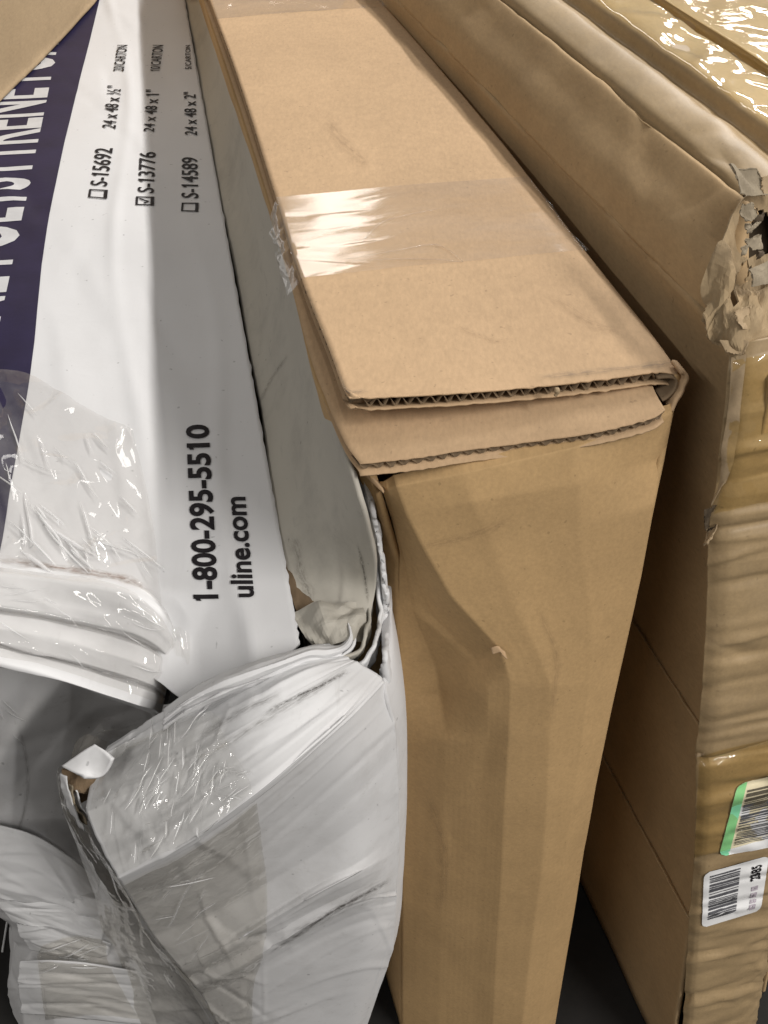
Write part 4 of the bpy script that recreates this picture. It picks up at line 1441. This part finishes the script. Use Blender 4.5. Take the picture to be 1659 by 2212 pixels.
# front panel
fE = [(1580, 745, 0.51), (1572, 800, 0.5032), (1566, 880, 0.4981), (1556, 960, 0.4938), (1548, 1050, 0.4896), (1532, 1140, 0.4828), (1528, 1290, 0.4752), (1522, 1420, 0.4684),
      (1512, 1560, 0.4616), (1503, 1640, 0.4565), (1503, 1750, 0.4514), (1498, 1860, 0.4462), (1488, 1990, 0.4395), (1480, 2120, 0.4318), (1474, 2230, 0.425),
      (1468, 2340, 0.4182)]
RF = []
for u, v, y in fE:
    w = 158 + (2212 - v) * 0.135
    row = []
    for f in (0, .10, .2, .45, .75, 1.0, 1.04):
        fy = y + 0.025 * min(f, 1) - (0.005 if f == .10 else 0.007 * (0 < f < 1)) + (0.04 if f > 1 else 0)
        row.append(PY(u + w * min(f, 1.0) + (6 if f > 1 else 0), v - 0.19 * w * min(f, 1), fy))
    RF.append(row)
RFG = loft(np.array(RF), 380, 70)
RFG = displace(RFG, 0.0016, 12, 14)
# crushed horizontal flutes, and the joint between the two sections
SEAM = PY(1503, 1640, .4565)[2]
Nn = grid_normals(RFG)
sgn = np.sign(np.einsum('rck,rck->rc', Nn, CAM - RFG))[..., None]
for i in range(380):
    for j in range(70):
        p = RFG[i, j]
        zz = p[2] - 0.05 * (p[0] - 0.21)
        h = noise.noise(Vector((zz * 75, p[0] * 6, 3))) + 0.5 * noise.noise(Vector((zz * 110, p[0] * 9, 8)))
        step = 0.003 * min(1.0, max(0.0, (p[2] - 0.10 * (p[0] - .2) - SEAM) / 0.004)) - 0.0035 * math.exp(-((p[2] - 0.10 * (p[0] - .2) - SEAM) / 0.003) ** 2)
        RFG[i, j] = p + Nn[i, j] * sgn[i, j] * (0.0012 * h * (0.5 if i < 100 else 1) + step)
RFG = crease(RFG, 190, 0.0021, 0.0045, 0.09, 15, 0.0, 0.12)
RFG = crease(RFG, 30, 0.0014, 0.008, 0.05, 16, 0.0, 0.9)
rfront = grid_mesh('front_panel', RFG, M['kraft_old_front'], rb, 0.004)
t_rf = bvh(rfront)
# right and back walls
rwall = [[RFG[k, -1], rpt(.110, 0.3, (RFG[k, -1][2] - .18) / .85), rpt(.110, 1.0, (RFG[k, -1][2] - .18) / .85)] for k in (0, 100, 200, 300, 379)]
grid_mesh('side_panel', loft(np.array(rwall), 12, 12, True, True), M['kraft_old'], rb, 0.003, face_cam=False)
bk = [[rpt(-.03, 1.0, .86), rpt(.110, 1.0, .865)], [rpt(-.01, 1.0, -.06), rpt(.110, 1.0, -.06)]]
grid_mesh('back_panel', loft(np.array(bk), 4, 4, True, True), M['kraft_old'], rb, 0.003, face_cam=False)

# crushed corner: crumpled skin between top, side and front, with a hole
cc = [
    [rpt(-.044, -.10, .80), PY(1515, 640, 0.544), PY(1545, 560, 0.5653), PY(1575, 490, 0.5865), PY(1605, 430, 0.6078), PY(1660, 390, 0.6248), PY(1740, 360, 0.646)],
    [PY(1520, 690, 0.5312), PY(1545, 640, 0.5397), PY(1565, 580, 0.5567), PY(1590, 520, 0.578), PY(1618, 475, 0.5992), PY(1665, 450, 0.6078), PY(1740, 430, 0.6205)],
    [PY(1530, 720, 0.5227), PY(1555, 680, 0.5287), PY(1578, 630, 0.544), PY(1600, 575, 0.5653), PY(1628, 540, 0.5823), PY(1670, 525, 0.5865), PY(1740, 505, 0.595)],
    [PY(1548, 745, 0.5151), PY(1568, 715, 0.5168), PY(1590, 670, 0.527), PY(1614, 635, 0.544), PY(1640, 610, 0.5567), PY(1675, 595, 0.561), PY(1740, 580, 0.5695)],
    [PY(1574, 765, 0.5083), PY(1584, 745, 0.5074), PY(1606, 715, 0.5117), PY(1630, 690, 0.5202), PY(1655, 668, 0.5312), PY(1690, 650, 0.5372), PY(1750, 630, 0.544)],
    [PY(1578, 792, 0.5049), PY(1592, 778, 0.5015), PY(1612, 755, 0.5032), PY(1640, 735, 0.5083), PY(1665, 720, 0.5151), PY(1700, 706, 0.5202), PY(1760, 690, 0.527)],
]
CC = loft(np.array(cc), 46, 46)
CC = displace(CC, 0.004, 22, 41)
CC = crease(CC, 50, 0.0042, 0.012, 0.04, 43)
CC = crease(CC, 30, 0.0016, 0.006, 0.03, 44)


def cchole(a, b):
    h = (a - 0.42) / 0.16, (b - 0.33) / 0.05
    h2 = (a - 0.30) / 0.14, (b - 0.72) / 0.14
    h3 = (a - 0.46) / 0.06, (b - 0.55) / 0.07
    w = 0.3 * noise.noise(Vector((a * 22, b * 22, 2)))
    return min(h[0] ** 2 + h[1] ** 2, h2[0] ** 2 + h2[1] ** 2, h3[0] ** 2 + h3[1] ** 2) + w < 1


grid_mesh('crushed_corner', CC, M['kraft_torn'], rb, 0.0012, hole=cchole, smooth=False)
# sheet behind the hole, near-black colour painted in for the shade inside
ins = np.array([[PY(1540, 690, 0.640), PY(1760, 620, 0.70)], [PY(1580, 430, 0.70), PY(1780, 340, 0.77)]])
grid_mesh('inner_shade_sheet', loft(ins, 8, 8), M['pulp_dark_shade'], rb, 0.002)


def scrap(pts, sd, amp=.004, sc=45, mat='pulp', n=14, ragged=.3):
    n = min(n, 14)
    G = loft(np.array(pts), n, n)
    G = displace(G, amp * .5, sc, sd)
    G = crease(G, 10, amp * .8, .4 / sc, .03, sd)
    c = G.mean((0, 1))
    for i in range(n):
        for j in range(n):
            if i in (0, n - 1) or j in (0, n - 1):
                G[i, j] = G[i, j] + (c - G[i, j]) * ragged * 0.5 * (1 + noise.noise(Vector((i * .7, j * .7, sd))))
    return grid_mesh('torn_paper', G, M[mat], rb, 0.0006, smooth=False)


def qd(a, b, c, d):
    return [[PY(*a), PY(*b)], [PY(*d), PY(*c)]]


scrap(qd((1562, 352, .588), (1640, 358, .606), (1680, 420, .598), (1590, 428, .572)), 3, .0028, 34, 'pulp')
scrap(qd((1640, 380, .600), (1720, 360, .612), (1720, 420, .603), (1650, 424, .590)), 5, .0028, 34, 'kraft_plain')
scrap(qd((1600, 440, .572), (1626, 436, .578), (1634, 476, .572), (1606, 486, .562)), 7, .003, 60, 'pulp')
scrap(qd((1612, 512, .552), (1648, 502, .558), (1650, 540, .549), (1624, 545, .543)), 9, .003, 60, 'pulp')
scrap(qd((1606, 584, .541), (1680, 550, .556), (1690, 610, .546), (1612, 630, .532)), 11, .003, 40, 'pulp')
scrap(qd((1590, 668, .516), (1630, 656, .524), (1632, 712, .513), (1594, 718, .508)), 13, .003, 50, 'kraft_plain')
scrap(qd((1548, 736, .510), (1622, 738, .508), (1606, 768, .5015), (1564, 764, .5035)), 15, .002, 40, 'kraft_plain')
for k in range(5):
    u = 1602 + rng.uniform(0, 56)
    v = 452 + rng.uniform(0, 100)
    y = np.interp(v, [440, 560], [.571, .534])
    s_ = rng.uniform(8, 17)
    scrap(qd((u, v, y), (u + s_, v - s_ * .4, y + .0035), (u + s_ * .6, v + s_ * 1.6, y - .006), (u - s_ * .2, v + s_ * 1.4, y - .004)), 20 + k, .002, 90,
          'pulp' if k % 3 else 'pulp_dark_shade', 12)
# torn bit on the front edge
scrap(qd((1518, 1095, 0.4828), (1552, 1088, 0.4811), (1545, 1150, 0.476), (1520, 1158, 0.4777)), 33, .005, 60, 'pulp_dark_shade', 18)
scrap(qd((1525, 1140, 0.4811), (1548, 1132, 0.4777), (1540, 1172, 0.4743), (1524, 1176, 0.476)), 35, .004, 60, 'kraft_plain', 14)
scrap(qd((1500, 1620, 0.4573), (1522, 1614, 0.4531), (1522, 1632, 0.4505), (1502, 1638, 0.4539)), 37, .002, 60, 'kraft_plain', 12)
# pale strip of tape down the front edge and gloss bands round the front
drape('edge_tape', [[(1581, 772), (1612, 765)], [(1574, 880), (1600, 872)], [(1562, 960), (1592, 948)], [(1555, 1040), (1576, 1020)], [(1536, 1090), (1540, 1088)]],
      t_rf, M['kraft_plain'], rb, 40, 8, 0.0008, 0.0004, 60)
drape('glossy_tape', [[(1585, 780), (1640, 768), (1720, 755)], [(1570, 1000), (1620, 985), (1700, 970)], [(1545, 1110), (1600, 1090), (1700, 1075)]],
      t_rf, M['tape_yellow'], rb, 50, 30, 0.0010, 0.001, 26)
drape('glossy_tape', [[(1512, 1632), (1580, 1612), (1720, 1580)], [(1505, 1760), (1580, 1740), (1720, 1705)], [(1500, 1850), (1580, 1830), (1700, 1800)]],
      t_rf, M['tape_yellow'], rb, 50, 30, 0.0010, 0.0008, 26)

# barcode labels


def round_quad(px, n=24, r=0.16):
    """label outline grid with rounded corners, as frame points of a polygon"""
    a, b, c, d = [np.array(p, float) for p in px]
    pts = []
    for cx, cy, t0 in ((r, r, math.pi), (1 - r, r, 1.5 * math.pi), (1 - r, 1 - r, 0), (r, 1 - r, .5 * math.pi)):
        for k in range(7):
            t = t0 + k / 6 * math.pi / 2
            pts.append((cx + r * math.cos(t), cy + r * math.sin(t)))
    return [((a * (1 - x) + b * x) * (1 - y) + (d * (1 - x) + c * x) * y) for x, y in pts]


def label_sheet(name, corners, parent, off, mat, r=.12, x1=1.0, n=30, label=None):
    """grid clipped to a rounded rectangle, draped on the carton"""
    a, b, c, d = [np.array(p, float) for p in corners]
    V_, F_ = [], []
    asp = 1.3
    for i in range(n):
        y = i / (n - 1)
        ins_ = 0.0
        if y < r:
            ins_ = r / asp * (1 - math.sqrt(max(0, 1 - ((r - y) / r) ** 2)))
        elif y > 1 - r:
            ins_ = r / asp * (1 - math.sqrt(max(0, 1 - ((y - 1 + r) / r) ** 2)))
        xr = min(x1, 1 - ins_)
        for j in range(n):
            x = ins_ + (xr - ins_) * j / (n - 1)
            p = (a * (1 - x) + b * x) * (1 - y) + (d * (1 - x) + c * x) * y
            h = hit(t_rf, p[0], p[1], off)
            V_.append(h if h is not None else PY(p[0], p[1], .45))
    for i in range(n - 1):
        for j in range(n - 1):
            k = i * n + j
            F_.append([k, k + 1, k + n + 1, k + n])
    o = mesh_obj(name, V_, F_, mat, parent)
    if label:
        o['label'] = label
    return o


def bars(name, corners, parent, off, x0, x1, y0, y1, count, seed, mat):
    a, b, c, d = [np.array(p, float) for p in corners]
    rr = random.Random(seed)
    V_, F_ = [], []
    y = y0
    while y < y1:
        w = rr.choice([.6, .6, 1, 1, 1.7, 2.2]) * (y1 - y0) / count
        ye = min(y + w, y1)
        k = len(V_)
        m = 12
        for yy in (y, ye):
            for j in range(m):
                x = x0 + (x1 - x0) * j / (m - 1)
                p = (a * (1 - x) + b * x) * (1 - yy) + (d * (1 - x) + c * x) * yy
                h = hit(t_rf, p[0], p[1], off)
                V_.append(h if h is not None else PY(p[0], p[1], .45))
        for j in range(m - 1):
            F_.append([k + j, k + j + 1, k + m + j + 1, k + m + j])
        y = ye + rr.choice([.5, .6, .9, 1.3]) * (y1 - y0) / count
    return mesh_obj(name, V_, F_, mat, parent, smooth=False)


LBIG = [(1592, 1692), (1790, 1642), (1760, 1810), (1550, 1850)]
lb = label_sheet('barcode_label', LBIG, rb, 0.0010, M['sticker'], .10, label='white shipping label with a mint green end and barcode')
label_sheet('green_band', LBIG, lb, 0.0013, M['sticker_green'], .10, x1=.105)
bars('barcode', LBIG, lb, 0.0015, .13, .9, .13, .87, 40, 5, M['grey_print'])
LSM = [(1521, 1884), (1660, 1846), (1642, 1964), (1515, 2003)]
lsm = label_sheet('barcode_label', LSM, rb, 0.0010, M['sticker'], .10, label='small white label with a grey barcode and smudged number')
bars('barcode', LSM, lsm, 0.0015, .09, .56, .08, .87, 34, 9, M['grey_print'])


def lab_pt(cor, x, y):
    a, b, c, d = [np.array(p, float) for p in cor]
    return tuple((a * (1 - x) + b * x) * (1 - y) + (d * (1 - x) + c * x) * y)


px_print('printed_text', text_geo('2385', .03), [lab_pt(LSM, .90, .40), lab_pt(LSM, .90, .12), lab_pt(LSM, .74, .40), lab_pt(LSM, .74, .12)],
         t_rf, M['black_print'], lsm, 0.0016)
for k, yy in enumerate((.50, .62, .74, .84)):
    px_print('smudged_print', box_geo(.3), [lab_pt(LSM, .88, yy + .08), lab_pt(LSM, .88, yy), lab_pt(LSM, .78, yy + .08), lab_pt(LSM, .78, yy)],
             t_rf, M['pale_print'], lsm, 0.0016)

# ================================================================== carton lying on the white one, far left
tc = thing('kraft_carton', 'plain tan cardboard carton lying on the blue print, cut off by the upper left corner', 'carton', (-0.53, 1.36, ZW + .05))
A0 = PT(0, 228, .004)
A1 = PT(206, 0, .004)
dirv = (A1 - A0) / np.linalg.norm(A1 - A0)
nl = np.array([-dirv[1], dirv[0], 0])
P0 = A0 - dirv * 0.16
P1 = A1 + dirv * 0.25
side = []
for k, h in enumerate((0, .02, .12, .22, .28)):
    row = []
    for t in np.linspace(0, 1, 9):
        p = P0 + (P1 - P0) * t
        p = p + nl * (0.004 * math.sin(t * 9) * (k < 2) + (0.003 if k in (1,) else 0.0)) + np.array([0, 0, h])
        row.append(p)
    side.append(row)
SDG = displace(loft(np.array(side), 40, 80), .0016, 10, 3)
grid_mesh('side_panel', SDG, M['kraft_plain'], tc, 0.004)
W_ = nl * 0.15
tz = np.array([0, 0, .28])
grid_mesh('top_flap', loft(np.array([[P0 + tz, P1 + tz], [P0 + tz + W_ * .49, P1 + tz + W_ * .49]]), 8, 20), M['kraft_plain'], tc, 0.004, face_cam=False, flip=False)
grid_mesh('top_flap', loft(np.array([[P0 + tz + W_ * .5, P1 + tz + W_ * .5], [P0 + tz + W_, P1 + tz + W_]]), 8, 20), M['kraft_plain'], tc, 0.004, face_cam=False)
grid_mesh('side_panel', loft(np.array([[P0 + W_, P1 + W_], [P0 + tz + W_, P1 + tz + W_]]), 8, 20), M['kraft_plain'], tc, 0.004, face_cam=False)
for P in (P0, P1):
    grid_mesh('end_panel', loft(np.array([[P, P + W_], [P + tz, P + tz + W_]]), 8, 8), M['kraft_plain'], tc, 0.004, face_cam=False)
